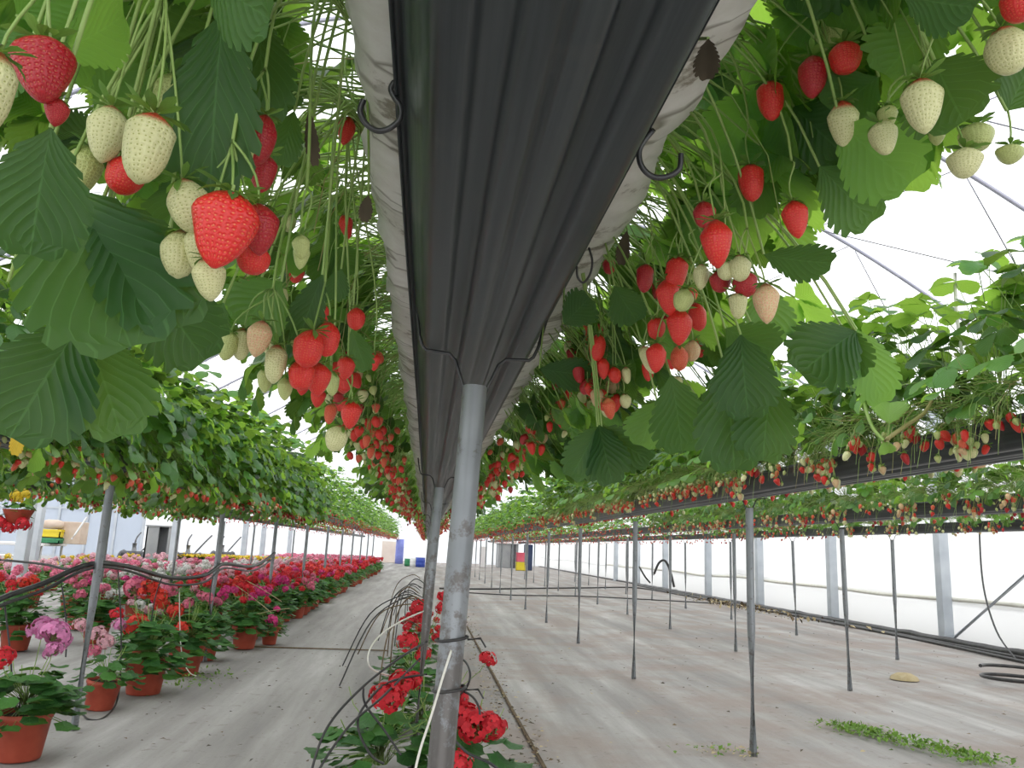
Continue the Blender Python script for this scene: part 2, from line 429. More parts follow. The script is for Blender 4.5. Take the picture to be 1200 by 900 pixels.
def calyx_into(mb, rr, n=9, ln=0.34):
    for j in range(n):
        t = 2 * pi * (j + rr.uniform(-.2, .2)) / n
        d = V((cos(t), sin(t), rr.uniform(-0.35, 0.5)))
        if n <= 5:
            leaf_simple(mb, V((0, 0, 0.01)), d, V((-cos(t) * .3, -sin(t) * .3, 1)), ln, ln * 0.6, 'calyx', rr.uniform(.2, .9))
        else:
            leaflet(mb, V((cos(t) * .04, sin(t) * .04, 0.015)), d, V((-cos(t) * .3, -sin(t) * .3, 1)), ln * rr.uniform(.8, 1.3), ln * 0.36, 0, 'calyx', rr.uniform(.2, .9), 0.3, rr.uniform(-0.5, 0.9), rr)
    if n > 5:
        tube(mb, [V((0, 0, 0.0)), V((0, 0, 0.10))], 0.035, 0.03, 6, 'stalk')
def leaf_simple(mb, p, d, nrm, ln, w, mat, tone):
    d = d.normalized(); nrm = (nrm - d * nrm.dot(d)).normalized(); s = d.cross(nrm); mi = mb.mat(mat); b = len(mb.v)
    mb.v += [p, p + d * ln * .5 + s * w * .5 + nrm * w * .12, p + d * ln - nrm * ln * .1, p + d * ln * .5 - s * w * .5 + nrm * w * .12, p + d * ln * .52]
    mb.face((b, b + 1, b + 4), mi, [(0, 0), (1, .5), (0, .5)], tone); mb.face((b + 1, b + 2, b + 4), mi, [(1, .5), (0, 1), (0, .5)], tone)
    mb.face((b + 2, b + 3, b + 4), mi, [(0, 1), (-1, .5), (0, .5)], tone); mb.face((b + 3, b, b + 4), mi, [(-1, .5), (0, 0), (0, .5)], tone)
SHAPES = ['cone', 'long', 'blunt', 'wide', 'lobed']
COLS = ['red', 'deep', 'orange', 'pink', 'pale', 'green', 'collar']
BM = {}
for si, sh in enumerate(SHAPES):
    for ci, co in enumerate(COLS):
        for hi in (True, False):
            BM[sh, co, hi] = berry_mesh(sh, co, hi, si * 7 + ci)
CAL = []
for i in range(4):
    mb = MB(); calyx_into(mb, random.Random(40 + i), 11, 0.40); CAL.append(mb.mesh('calyx'))
BLAB = {'collar': 'cream-white strawberry with a red collar', 'red': 'ripe red strawberry', 'deep': 'dark red strawberry', 'orange': 'orange-red strawberry still turning', 'pink': 'pale strawberry with a pink blush',
        'pale': 'unripe cream-white strawberry', 'green': 'small unripe green strawberry'}
RATIO = {'cone': .74, 'long': .60, 'blunt': .76, 'wide': .82, 'lobed': .80}   # width over length
def berry_rot(rr, tilt=0.35):
    return Matrix.Rotation(rr.uniform(0, 2 * pi), 4, 'Z') @ Matrix.Rotation(rr.gauss(0, tilt), 4, 'X') @ Matrix.Rotation(rr.gauss(0, tilt), 4, 'Y') @ Matrix.Rotation(rr.uniform(0, 2 * pi), 4, 'Z')
def put_berry(parent, sh, co, hi, mat4, rr):
    o = bpy.data.objects.new('strawberry', BM[sh, co, hi]); C.objects.link(o); o.parent = parent; o.matrix_local = mat4
    o['label'] = BLAB[co]
    if hi:
        c = bpy.data.objects.new('calyx', rr.choice(CAL)); C.objects.link(c); c.parent = o
        c.matrix_local = Matrix.Translation((0, 0, -0.012)) @ Matrix.Rotation(rr.uniform(0, 6), 4, 'Z')
    return o
def pick_col(rr, w=None): return rr.choices(COLS, (*w, 4) if w else (34, 12, 13, 6, 18, 14, 3))[0]

# plant templates: crown at the local origin on top of the grow bag, +x points off the gutter's edge
def plant_template(seed, det, n_up, n_out, trusses, per, reach=1.0, tall=1.0, tangle=20, both=False, cw=None, lsize=0.075, out=(.20, .40, -.14, .16), hz=(-.16, -.02), dr=.11):
    rr = random.Random(seed); fo = MB(); st = MB(); berries = []
    def leaf_at(p, d, nrm):
        mid = p * 0.5 + V((0, 0, 0.10 * tall)); 
        pts = bez(V((rr.uniform(-.03, .03), rr.uniform(-.04, .04), 0)), V((p.x * .2, p.y * .2, .14 * tall)), mid, p, 5 if det else 3)
        tube(st, pts, 0.0021, 0.0015, 4 if det else 3, 'stalk', cap=False)
        trifoliate(fo, p, d, nrm, lsize * rr.uniform(.75, 1.25), det, rr.random() ** 1.2, rr)
    for i in range(n_up):
        a = rr.uniform(-pi, pi); r = rr.uniform(.04, .24) * reach
        p = V((r * cos(a) + .05, r * sin(a) * 1.1, rr.uniform(.12, .50) * tall))
        d = V((cos(a), sin(a), rr.uniform(-.5, .35)))
        leaf_at(p, d, V((rr.uniform(-.4, .4), rr.uniform(-.4, .4), 1)) + V((cos(a), sin(a), 0)) * .35)
    for i in range(n_out):
        sg = 1 if (not both or rr.random() < .6) else -1
        p = V((sg * rr.uniform(out[0], out[1]) * reach, rr.uniform(-.2, .2), rr.uniform(out[2], out[3])))
        d = V((sg * rr.uniform(.3, 1), rr.uniform(-.7, .7), rr.uniform(-1.1, -.1)))
        leaf_at(p, d, V((sg * .7, rr.uniform(-.4, .4), .8)))
    for i in range(tangle):       # old petioles and runners around the edge of the bag
        sg = 1 if (not both or rr.random() < .7) else -1
        y0 = rr.uniform(-.16, .16); e = V((sg * rr.uniform(.20, .36), y0 + rr.uniform(-.15, .15), rr.uniform(-.20, .20)))
        pts = bez(V((sg * rr.uniform(0, .1), y0, 0.01)), V((sg * .14, y0, rr.uniform(.04, .16))), V((e.x, e.y, rr.uniform(0, .1))), e, 5 if det else 3)
        tube(st, pts, 0.0016, 0.0009, 3, 'stalk' if rr.random() < .75 else 'old_stalk', cap=False)
    for k in range(trusses):
        sg = 1 if (not both or rr.random() < .62) else -1
        y0 = rr.uniform(-.15, .15); c = V((sg * rr.uniform(.21, .33 if dr > .1 else .27), y0, rr.uniform(*hz)))
        pts = bez(V((sg * .03, y0 * .5, 0.01)), V((sg * .15, y0, .10)), V((c.x, c.y, .06)), c, 6 if det else 3)
        tube(st, pts, 0.0022, 0.0016, 4 if det else 3, 'stalk', cap=False)
        for q in range(per + rr.randint(-1, 2)):
            top = c + V((rr.gauss(0, .026), rr.gauss(0, .038), rr.uniform(-dr, -.015)))
            tube(st, bez(c, c + V((rr.gauss(0, .015), rr.gauss(0, .015), .01)), top + V((0, 0, .035)), top, 4 if det else 2), 0.0013, 0.0011, 3, 'stalk' if rr.random() < .7 else 'old_stalk', cap=False)
            co = pick_col(rr, cw); sh = rr.choice(SHAPES)
            h = rr.uniform(.032, .046) * (0.62 if co == 'green' else 1.0) * (.9 if co == 'pale' else 1)
            berries.append((sh, co, Matrix.Translation(top) @ berry_rot(rr, .3) @ Matrix.Scale(h, 4)))
    return fo.mesh('foliage'), st.mesh('stems'), berries
def put_plant(tpl, loc, rz, scale, label, group, hi, zs=1.0, max_b=99, seed=0):
    rr = random.Random(seed)
    t = thing('strawberry_plant', loc, label, 'strawberry plant', group, rz)
    t.scale = (scale, scale, scale * zs)
    link('foliage', tpl[0], t); link('stems', tpl[1], t)
    for (sh, co, m4) in tpl[2][:max_b]:
        put_berry(t, sh, co, hi, Matrix.Diagonal((1, 1, 1 / zs, 1)) @ m4 if False else m4, rr)
    return t
# ------------------------------------------------------------------ the setting
YE = 58.0
def quad_grid(x0, x1, y0, y1, nx, ny, mat, zf):
    mb = MB(); mi = mb.mat(mat)
    for j in range(ny + 1):
        for i in range(nx + 1):
            x = x0 + (x1 - x0) * i / nx; y = y0 + (y1 - y0) * j / ny; mb.v.append(V((x, y, zf(x, y))))
    for j in range(ny):
        for i in range(nx):
            a = j * (nx + 1) + i; mb.face((a, a + 1, a + nx + 2, a + nx + 1), mi)
    return mb
struct('floor', quad_grid(-18, 8.6, -2.5, YE + 1, 60, 120, 'floor', lambda x, y: 0.012 * noise.noise(V((x * .7, y * .5, 0)))- 0.006).mesh('floor'))
ARCH = [(8.1, 3.5), (6.03, 4.82), (4.75, 5.52), (3.2, 6.2), (0.9, 6.6), (-1.4, 6.2), (-2.95, 5.52), (-4.23, 4.82), (-6.3, 3.5)]
def roof(x_shift, name):
    mb = MB(); mi = mb.mat('roof_film')
    pts = smooth_path([V((x + x_shift, 0, z + 0.06)) for x, z in ARCH], 3)
    for k, y in enumerate((-2.5, 15, 35, YE + 1)):
        for p in pts: mb.v.append(V((p.x, y, p.z)))
    n = len(pts)
    for k in range(3):
        for i in range(n - 1): mb.face((k * n + i, k * n + i + 1, (k + 1) * n + i + 1, (k + 1) * n + i), mi)
    struct(name, mb.mesh(name))
roof(0, 'roof'); roof(-14.4, 'roof_left')
def wall_sheet(name, x0, y0, x1, y1, z1, mat, along, wob=0.03):
    mb = MB(); mi = mb.mat(mat); nx = int(along); zs = [0, .25, .5, .585, .60, .63, .66, .70, 1.0, 1.8, 2.6, z1]
    for z in zs:
        for i in range(nx + 1):
            t = i / nx; x = x0 + (x1 - x0) * t; y = y0 + (y1 - y0) * t
            off = wob * noise.noise(V((x * .8, y * .8, z * 1.3))) + (0.12 if abs(z - .62) < .03 and wob else 0.07 if z > .62 and wob else 0)
            zz = z + (.10 * noise.noise(V((3, y * .22, 1))) if .5 < z < .7 and wob else 0)
            if abs(x1 - x0) < abs(y1 - y0): x -= off * (1 if x > 0 else -1)
            else: y -= off
            mb.v.append(V((x, y, zz)))
    for j in range(len(zs) - 1):
        for i in range(nx):
            a = j * (nx + 1) + i; mb.face((a, a + 1, a + nx + 2, a + nx + 1), mi)
    struct(name, mb.mesh(name))
wall_sheet('wall_right', 8.15, -2.5, 8.15, YE + 1, 3.55, 'wall_film', 90, 0.05)
wall_sheet('wall_far', -20.6, YE + 0.8, 8.1, YE + 0.8, 6.6, 'wall_haze', 20, 0.0)
wall_sheet('wall_left', -20.6, -2.5, -20.6, YE + 1, 3.55, 'wall_film', 40, 0.0)
mb = MB(); box(mb, 7.92, 8.08, -2, YE, 0, 0.045, 'black_pipe', bev=.01); struct('baseboard_right', mb.mesh('baseboard'))
# columns that carry the roof
for k, y in enumerate((12.05, 15.55, 19.1, 22.7, 26.9, 30.5, 34.1)):
    mb = MB(); box(mb, 7.83, 7.99, y - .08, y + .08, 0, 3.6, 'column', bev=.008)
    t = thing('wall_column', (0, 0, 0), f'pale zinc square column standing against the white right wall, {ordn(k + 1)} from the front' if k else
              'pale zinc square column by the white right wall, with a diagonal brace at its foot', 'column', 'columns along the right wall')
    link('shaft', mb.mesh('shaft'), t)
    mb = MB(); box(mb, 7.79, 8.03, y - .12, y + .12, 0, .012, 'column'); link('base_plate', mb.mesh('base_plate'), t)
    if k == 0:
        mb = MB(); tube(mb, [V((7.90, 11.93, .03)), V((7.90, 10.2, 1.08))], .022, n=8, mat='column'); link('brace', mb.mesh('brace'), t)
for k, (x, y) in enumerate(((-6.3, 13.7), (-7.7, 17.2), (-6.3, 21.5), (-6.3, 29.5), (-6.35, 33.0), (-6.3, 39))):
    mb = MB(); box(mb, x - .085, x + .085, y - .085, y + .085, 0, 3.6, 'column', bev=.008)
    t = thing('valley_column', (0, 0, 0), f'pale grey square roof column rising among the flower beds at left, {ordn(k + 1)} from the front', 'column', 'columns among the flower beds')
    link('shaft', mb.mesh('shaft'), t)
    mb = MB(); box(mb, x - .13, x + .13, y - .13, y + .13, 0, .012, 'column'); link('base_plate', mb.mesh('base_plate'), t)
# roof frames
for k in range(12):
    y = 5.15 + 2.25 * k
    t = thing('roof_frame', (0, y, 0), f'arched zinc roof frame under the white film, {ordn(k + 1)} from the front', 'roof frame', 'arched roof frames')
    pts = smooth_path([V((x, 0, z)) for x, z in ARCH], 4)
    mb = MB(); tube(mb, pts, .024, n=7, mat='pipe_zinc'); link('arch_tube', mb.mesh('arch_tube'), t)
    for sg in (1, -1):
        X = lambda x: .9 + sg * (x - .9)
        mb = MB(); tube(mb, [V((X(3.72), 0, 4.41)), V((X(5.3), 0, 5.2))], .007, n=5, mat='pipe_zinc'); link('tie_rod', mb.mesh('tie_rod'), t)
        mb = MB(); tube(mb, [V((X(5.40), 0, 5.15)), V((X(5.95), 0, 4.05)), V((X(7.6), 0, 3.8))], .007, n=5, mat='pipe_zinc'); link('tie_rod', mb.mesh('tie_rod'), t)
        mb = MB(); tube(mb, [V((X(3.72), 0, 4.41)), V((X(5.95), 0, 4.05))], .006, n=5, mat='pipe_zinc'); link('tie_rod', mb.mesh('tie_rod'), t)

# ------------------------------------------------------------------ gutters, grow bags and posts
PROF = [(-.150, 1.556), (-.150, 1.566), (-.140, 1.567), (-.137, 1.556), (-.131, 1.538), (-.124, 1.518), (-.119, 1.502), (-.110, 1.482), (-.104, 1.476), (-.098, 1.4745), (-.078, 1.4745), (-.073, 1.4765), (-.068, 1.488), (-.063, 1.4905), (-.043, 1.4905), (-.038, 1.488), (-.033, 1.4735), (-.028, 1.471), (-.010, 1.471), (-.006, 1.4725), (0, 1.479)]
PROF = PROF + [(-x, z) for x, z in PROF[-2::-1]]
def gutter(cx, y0, y1, label, k=1.0):
    mb = MB(); mi = mb.mat('gutter'); n = len(PROF); loop = [(x * k, z) for x, z in PROF] + [(x * .975 * k, z + .004) for x, z in PROF[::-1]]; m = len(loop)
    ys = []; y = y0
    while y < y1: ys.append(y); y += 0.45 if y < 6 else 2.5
    ys.append(y1)
    for y in ys:
        for i, (x, z) in enumerate(loop):
            w = .0022 * noise.noise(V((x * 9, y * 1.1, cx)))
            mb.v.append(V((x + w, y, z + w)))
    for j in range(len(ys) - 1):
        for i in range(m):
            i2 = (i + 1) % m; mb.face((j * m + i, j * m + i2, (j + 1) * m + i2, (j + 1) * m + i), mi)
    mb.face(tuple(range(m)), mi); mb.face(tuple(range((len(ys) - 1) * m, len(ys) * m))[::-1], mi)
    o = link('gutter', mb.mesh('gutter', True), None, (cx, 0, 0)); tag(o, label, 'gutter', None); return o
def bag(cx, y0, y1, label, fine, hw=.188, hz=.062, zc=1.632):
    mb = MB(); mi = mb.mat('bag'); n = 20; y = y0; ys = []
    while y < y1: ys.append(y); y += (.022 if y < 3 else .06 if y < 7 else .5) if fine else (.12 if y < 7 else .8)
    ys.append(y1)
    for y in ys:
        pinch = 1 - 0.10 * max(0, noise.noise(V((0, y * 6.0, cx)))) - 0.05 * abs(noise.noise(V((5, y * 15, cx))))
        for j in range(n):
            t = 2 * pi * j / n; ct, st = cos(t), sin(t)
            x = hw * (abs(ct) ** .75) * (1 if ct > 0 else -1); z = hz * (abs(st) ** .8) * (1 if st > 0 else -1)
            k = pinch * (1 + .06 * noise.noise(V((ct * 1.6, y * 5, st * 1.6))) + .035 * noise.noise(V((ct * 2.5, y * 22 + ct * 2.2, st * 2))))
            mb.v.append(V((x * k, y, zc + z * k)))
    for j in range(len(ys) - 1):
        for i in range(n):
            i2 = (i + 1) % n; mb.face((j * n + i, (j + 1) * n + i, (j + 1) * n + i2, j * n + i2), mi)
    mb.face(tuple(range(n)), mi); mb.face(tuple(range((len(ys) - 1) * n, len(ys) * n))[::-1], mi)
    o = link('grow_bag', mb.mesh('grow_bag'), None, (cx, 0, 0)); tag(o, label, 'grow bag')
ROWS = {'mid': .078, 'A': 1.93, 'B': 3.80, 'C': 5.66, 'L': -1.93, 'LL': -3.82}
RNAME = {'mid': 'overhead middle gutter', 'A': 'first gutter to the right', 'B': 'second gutter to the right', 'C': 'third gutter to the right',
         'L': 'first gutter to the left', 'LL': 'second gutter to the left'}
gutter(ROWS['mid'], -1.0, 50, 'dark grey ribbed steel gutter running overhead down the middle', .925); bag(ROWS['mid'] + .010, -.95, 49.9, 'grimy white film grow bag bulging over both edges of the overhead gutter', True, .203)
for r in ('A', 'B', 'C', 'L', 'LL'):
    gutter(ROWS[r], 0.2, 50, f'dark grey steel trough of the {RNAME[r]}'); bag(ROWS[r], 0.26, 49.9, f'white film grow bag lying in the {RNAME[r]}', False, .108, .036, 1.540)

def post_template(rad, mat='post'):
    mb = MB(); tube(mb, [V((0, 0, 0)), V((0, 0, .7)), V((0, 0, 1.405))], rad, n=14, mat=mat); pole = mb.mesh('pole')
    arms = []
    for sg in (-1, 1):
        mb = MB()
        p = [V((sg * rad * .8, 0, 1.36)), V((sg * rad, 0, 1.405)), V((sg * .042, 0, 1.452)), V((sg * .055, 0, 1.464)), V((sg * .100, 0, 1.467)), V((sg * .108, 0, 1.474)), V((sg * .116, 0, 1.495)), V((sg * .128, 0, 1.552))]
        tube(mb, p, .0036, n=6, mat='wire'); arms.append(mb.mesh('bracket_arm'))
    return pole, arms
PT = {.022: post_template(.022), .0235: post_template(.0235), .0236: post_template(.0236, 'post_dirty')}
def post(x, y, label, group, rad=.022, lean=(0, 0)):
    t = thing('support_post', (x, y, 0), label, 'post', group)
    t.rotation_euler = (lean[0], lean[1], 0)
    pole, arms = PT[rad]
    link('pole', pole, t)
    for a in arms: link('bracket_arm', a, t)
    return t
PY = {'mid': [1.53 + 2.78 * k for k in range(11)], 'A': [4.80 + 2.75 * k - (2.75 if False else 0) for k in range(11)], 'B': [4.5 + 2.72 * k for k in range(11)],
      'C': [4.2 + 2.70 * k for k in range(11)], 'L': [5.13 + 2.78 * k for k in range(10)], 'LL': [4.8 + 2.78 * k for k in range(9)]}
PN = {'mid': 'under the overhead middle gutter', 'A': 'under the first right-hand gutter', 'B': 'under the second right-hand gutter', 'C': 'under the third right-hand gutter',
      'L': 'under the first left-hand gutter', 'LL': 'under the second left-hand gutter'}
for r, ys in PY.items():
    for k, y in enumerate(ys):
        lx = rnd.gauss(0, .006)
        post(ROWS[r] - (.060 if r == 'mid' and k == 0 else .085 if r == 'mid' else 0), y, f'grey galvanised post {PN[r]}, {ordn(k + 1)} from the front', f'posts {PN[r]}', .0236 if r == 'mid' else .0235 if k == 0 else .022, (rnd.gauss(0, .004), .012 if r in ('L',) else lx if r != 'mid' else .04))

# hooks, loops of drip tube
def hook(pts, label, r=.0032):
    mb = MB(); tube(mb, smooth_path(pts, 6), r, n=8, mat='wire'); o = link('wire_hook', mb.mesh('wire_hook')); tag(o, label, 'hook', 'wire hooks on the overhead gutter')
def hp(lst, d): return [at_depth(px, py, d) for px, py in lst]
hook(hp([(463, 95), (458, 104), (462, 114), (469, 125), (468, 140), (455, 151), (441, 153), (428, 144), (422, 130), (426, 117)], .845), 'open round wire hook hanging from the left lip of the overhead gutter')
hook(hp([(766, 152), (756, 164), (749, 178), (752, 195), (765, 207), (782, 207), (796, 198), (798, 180)], .885), 'open round wire hook hanging from the right lip of the overhead gutter')
def line_thing(name, pts, r, mat, label, cat, group=None, sub=6, n=6):
    mb = MB(); tube(mb, smooth_path(pts, sub), r, n=n, mat=mat); o = link(name, mb.mesh(name)); tag(o, label, cat, group); return o
line_thing('drip_loop', hp([(690, 290), (694, 305), (692, 320), (684, 331), (677, 325), (676, 312)], 1.25), .0018, 'black_pipe', 'thin black loop of drip tube hanging below the right side of the white bag', 'tube')
for (a, b, nm) in (((440, 410), (488, 405), 'left'), ((622, 414), (672, 412), 'right')):
    pass
# ------------------------------------------------------------------ strawberry plants
ZC = 1.665
TN = [plant_template(100 + i, 2, 14, 24, 3, 4, lsize=.078, tangle=10, out=(.20, .56, -.12, .22)) for i in range(5)]
TH = [plant_template(150 + i, 2, 10, 30, 0, 0, lsize=.084, tangle=5, out=(.26, .72, -.10, .24)) for i in range(4)]
TG = [plant_template(160 + i, 2, 10, 20, 0, 0, lsize=.080, tangle=6, out=(.22, .44, -.06, .24)) for i in range(4)]
TR = [plant_template(170 + i, 2, 12, 28, 3, 4, lsize=.080, tangle=10, out=(.22, .44, -.28, .16)) for i in range(4)]
TM = [plant_template(200 + i, 1, 12, 20, 3, 4, lsize=.078, tangle=16, out=(.20, .46, -.16, .22)) for i in range(5)]
TA = [plant_template(300 + i, 1, 30, 14, 5, 5, lsize=.082, tangle=44, both=True, tall=1.05, reach=1.0, hz=(-.07, .03), dr=.085, out=(.12, .32, -.02, .25), cw=(30, 8, 10, 8, 24, 24)) for i in range(5)]
TB = [plant_template(400 + i, 0, 24, 14, 5, 4, lsize=.080, tangle=50, both=True, tall=.9, reach=.95, hz=(-.07, .03), dr=.085, out=(.12, .30, -.04, .2), cw=(26, 10, 10, 8, 26, 24)) for i in range(5)]
TL = [plant_template(500 + i, 1, 40, 44, 5, 4, lsize=.096, tangle=10, both=True, tall=1.4, reach=1.2, out=(.14, .34, -.20, .34), cw=(22, 10, 22, 18, 18, 10)) for i in range(5)]
MIDG = 'strawberry plants along the overhead gutter'
for sg, side in ((-1, 'left'), (1, 'right')):
    y = .42 if sg < 0 else .46; k = 0
    while y < 12:
        near = y < 4.2
        k += 1
        put_plant((TH if sg < 0 else TG)[k % 4] if y < 1.25 else TR[k % 4] if sg > 0 and y < 3.2 else (TN if near else TM)[rnd.randrange(5)], (ROWS['mid'] + sg * .04 - .01, y, ZC), (0 if sg > 0 else pi) + rnd.gauss(0, .12), rnd.uniform(.9, 1.08),
                  f'strawberry plant hanging off the {side} edge of the overhead gutter, {ordn(k)} from the front', MIDG, near, seed=k * 3 + sg)
        y += .235 if y < 4 else .30
def row_plants(r, y0, y1, step, T, hi_to, rz0=0.0):
    y = y0; k = 0
    while y < y1:
        k += 1
        put_plant(T[rnd.randrange(5)], (ROWS[r], y, ZC - .06), (pi if r in 'ABC' else 0) + rnd.gauss(0, .18), rnd.uniform(.9, 1.1),
                  f'bushy strawberry plant in the {RNAME[r]}, {ordn(k)} from the front', f'strawberry plants in the {RNAME[r]}', y < hi_to, seed=k * 7 + 1)
        y += step
row_plants('A', 1.75, 12.5, .27, TA, 3.6)
row_plants('B', 3.9, 13, .36, TB, 0)
row_plants('C', 6.0, 15, .45, TB, 0)
row_plants('L', 1.9, 13, .29, TL, 0)
row_plants('LL', 5.0, 14, .45, TL, 0)
# the far ends of the rows, too small to tell plants apart
def far_row(r, y0, y1, step, side_berries):
    mb = MB(); rr = random.Random(ord(r[0]))
    y = y0
    while y < y1:
        for i in range(26 if r in ('L', 'A') and y < 28 else 14):
            a = rr.uniform(-pi, pi); q = rr.uniform(.05, .42)
            p = V((q * cos(a), rr.uniform(-.5, .5) * step * 2, rr.uniform(-.14, .74 if r == 'L' else .50)))
            d = V((cos(a), sin(a), rr.uniform(-.8, .3)))
            for s in (0, 1.9, -1.9):
                dd = Matrix.Rotation(s, 3, 'Z') @ d
                leaf_simple(mb, V((0, y, 0)) + p, dd, V((cos(a) * .6, rr.uniform(-.3, .3), 1)), .095, .09, 'leaf', rr.random())
        for i in range(8):
            sg = rr.choice((-1, 1)); p = V((sg * rr.uniform(.17, .30), y + rr.uniform(-.5, .5) * step, rr.uniform(-.26, 0)))
            lathe(mb, [(.003, 0), (.014, -.008), (.013, -.02), (.002, -.036)], rr.choice(('red', 'red', 'orange', 'pale', 'pale', 'deep')), 5, .5, p)
            tube(mb, [V((sg * .15, p.y, .02)), p + V((0, 0, .04)), p], .0016, n=3, mat='stalk', cap=False)
        y += step
    o = link('strawberry_plants', mb.mesh('strawberry_plants'), None, (ROWS[r], 0, ZC)); o['kind'] = 'stuff'
    tag(o, f'distant strawberry plants merging together at the far end of the {RNAME[r]}', 'strawberry plants')
far_row('mid', 12.1, 49, .22, 1); far_row('A', 12.7, 49, .24, 1); far_row('B', 13.2, 46, .3, 1); far_row('C', 15.2, 44, .34, 1); far_row('L', 13.2, 49, .24, 1); far_row('LL', 14.2, 40, .4, 1)

# the nearest plants, berry by berry and leaf by leaf
def leaf_px(mb, base, tip, wpx, d0, d1=None, tone=.4, roll=0.0, rr=rnd, droop=.35, mat='leaf', fold=.18):
    d1 = d0 if d1 is None else d1
    P, T = at_depth(*base, d0), at_depth(*tip, d1)
    ax = T - P; toc = (CAM - (P + T) * .5).normalized()
    nrm = Matrix.Rotation(roll, 3, ax.normalized()) @ toc
    leaflet(mb, P, ax + nrm * ax.length * droop * .4, -nrm if rr.random() < .0 else nrm, ax.length * 1.05, wpx / F * (d0 + d1) / 2 / max(.75, abs(cos(roll))), 2, mat, tone, fold, droop, rr)
def hero(label, crown, leaves, berries, seed, stems=4):
    rr = random.Random(seed); cr = V(crown)
    t = thing('strawberry_plant', cr, label, 'strawberry plant')
    st = MB(); inv = Matrix.Translation(-cr); tops = []
    for (base, tip, w, d0, d1, tone, roll, *mt) in leaves:
        mb = MB(); leaf_px(mb, base, tip, w, d0, d1, tone, roll, rr, mat=mt[0] if mt else 'leaf')
        o = link('leaf', mb.mesh('leaf'), t, -cr, 'yellowed leaf' if mt and mt[0] == 'yellow_leaf' else 'withered dark leaf' if mt else None)
        B = at_depth(*base, d0); e = B + V((0, 0, .05)) + (cr - B) * .25
        pts = bez(cr, cr + V((0, 0, .12)), e + V((0, 0, .06)), B, 8)
        tube(st, pts, .0022, .0016, 5, 'stalk')
    for (px, py, wpx, hpx, co, sh, d) in berries:
        h = hpx / F * d; w = wpx / F * d
        top = at_depth(px, py - hpx * .5, d)
        k = w / (h * RATIO[sh])
        m4 = inv @ Matrix.Translation(top) @ Matrix.Rotation(rr.gauss(0, .12), 4, 'Y') @ Matrix.Rotation(rr.gauss(0, .12), 4, 'X') @ Matrix.Rotation(rr.uniform(0, 6.2), 4, 'Z') @ Matrix.Diagonal((h * k, h * k, h, 1))
        put_berry(t, sh, co, True, m4, rr); tops.append(top)
    sd = 1 if cr.x > 0 else -1; left_ = list(tops)
    while left_:          # berries of one truss share a stalk that forks just above them
        g = [q for q in left_ if (q - left_[0]).length < .085]; left_ = [q for q in left_ if q not in g]
        node = sum(g, V()) / len(g); node.z = max(q.z for q in g) + .05
        tube(st, bez(cr + V((0, rr.uniform(-.05, .05), 0)), cr + V((sd * .06, 0, .09)), node + V((0, 0, .10)), node, 10), .0018, .0015, 6, 'stalk')
        for q in g:
            up = q + V((rr.gauss(0, .004), rr.gauss(0, .004), .03))
            tube(st, bez(node, node + V((rr.gauss(0, .01), rr.gauss(0, .01), -.01)), up, q, 7), .0012, .0010, 5, 'stalk')
    for i in range(stems):
        sd = 1 if cr.x > 0 else -1
        e = cr + V((sd * rr.uniform(.05, .25), rr.uniform(-.15, .2), rr.uniform(-.14, .05)))
        tube(st, bez(cr, cr + V((sd * .06, 0, .1)), e + V((0, 0, .1)), e, 10), .0017, .0009, 4, 'stalk')
    link('stems', st.mesh('stems'), t, -cr)
    return t
# (left)
hero('strawberry plant at top left with a fat red berry beside a cut-off cream one', (-.13, .42, ZC), [
    ((60, 150), (35, 292), 100, .50, .50, .08, .2), ((95, 378), (15, 505), 112, .66, .62, .02, .15), ((98, 385), (142, 502), 88, .68, .66, .22, -.25),
    ((40, 40), (-20, 95), 60, .58, .58, .5, .4), ((70, 60), (150, 20), 70, .55, .6, .8, .5), ((20, 20), (90, -30), 80, .6, .6, .9, .3), ((10, 330), (60, 290), 50, .7, .75, .6, .4), ((27, 496), (17, 532), 13, .74, .74, .6, .3, 'yellow_leaf')],
    [(0, 118, 56, 112, 'pale', 'long', .43), (50, 90, 72, 84, 'deep', 'wide', .50), (68, 132, 28, 34, 'deep', 'cone', .50)], 11)
hero('strawberry plant at top left, cream berries with red collars before a big dark leaf', (-.13, .62, ZC), [
    ((262, 14), (243, 212), 92, .64, .60, .05, .25), ((72, 215), (150, 392), 158, .60, .58, .18, -.1), ((120, 235), (208, 372), 110, .61, .60, .12, -.3),
    ((180, 335), (236, 418), 84, .74, .74, .10, .2), ((245, -30), (300, 18), 80, .55, .52, .25, .5), ((150, 80), (120, 20), 60, .7, .72, .7, .2), ((110, 130), (170, 60), 60, .75, .75, .6, .5), ((90, 190), (60, 260), 70, .68, .70, .2, .3)],
    [(132, 160, 49, 70, 'pale', 'cone', .60), (182, 178, 57, 88, 'collar', 'long', .56), (155, 208, 45, 48, 'red', 'blunt', .61), (104, 202, 42, 62, 'green', 'cone', .62),
     (214, 243, 49, 66, 'pale', 'blunt', .59), (200, 125, 32, 76, 'green', 'long', .66), (190, 320, 18, 30, 'green', 'cone', .62)], 12)
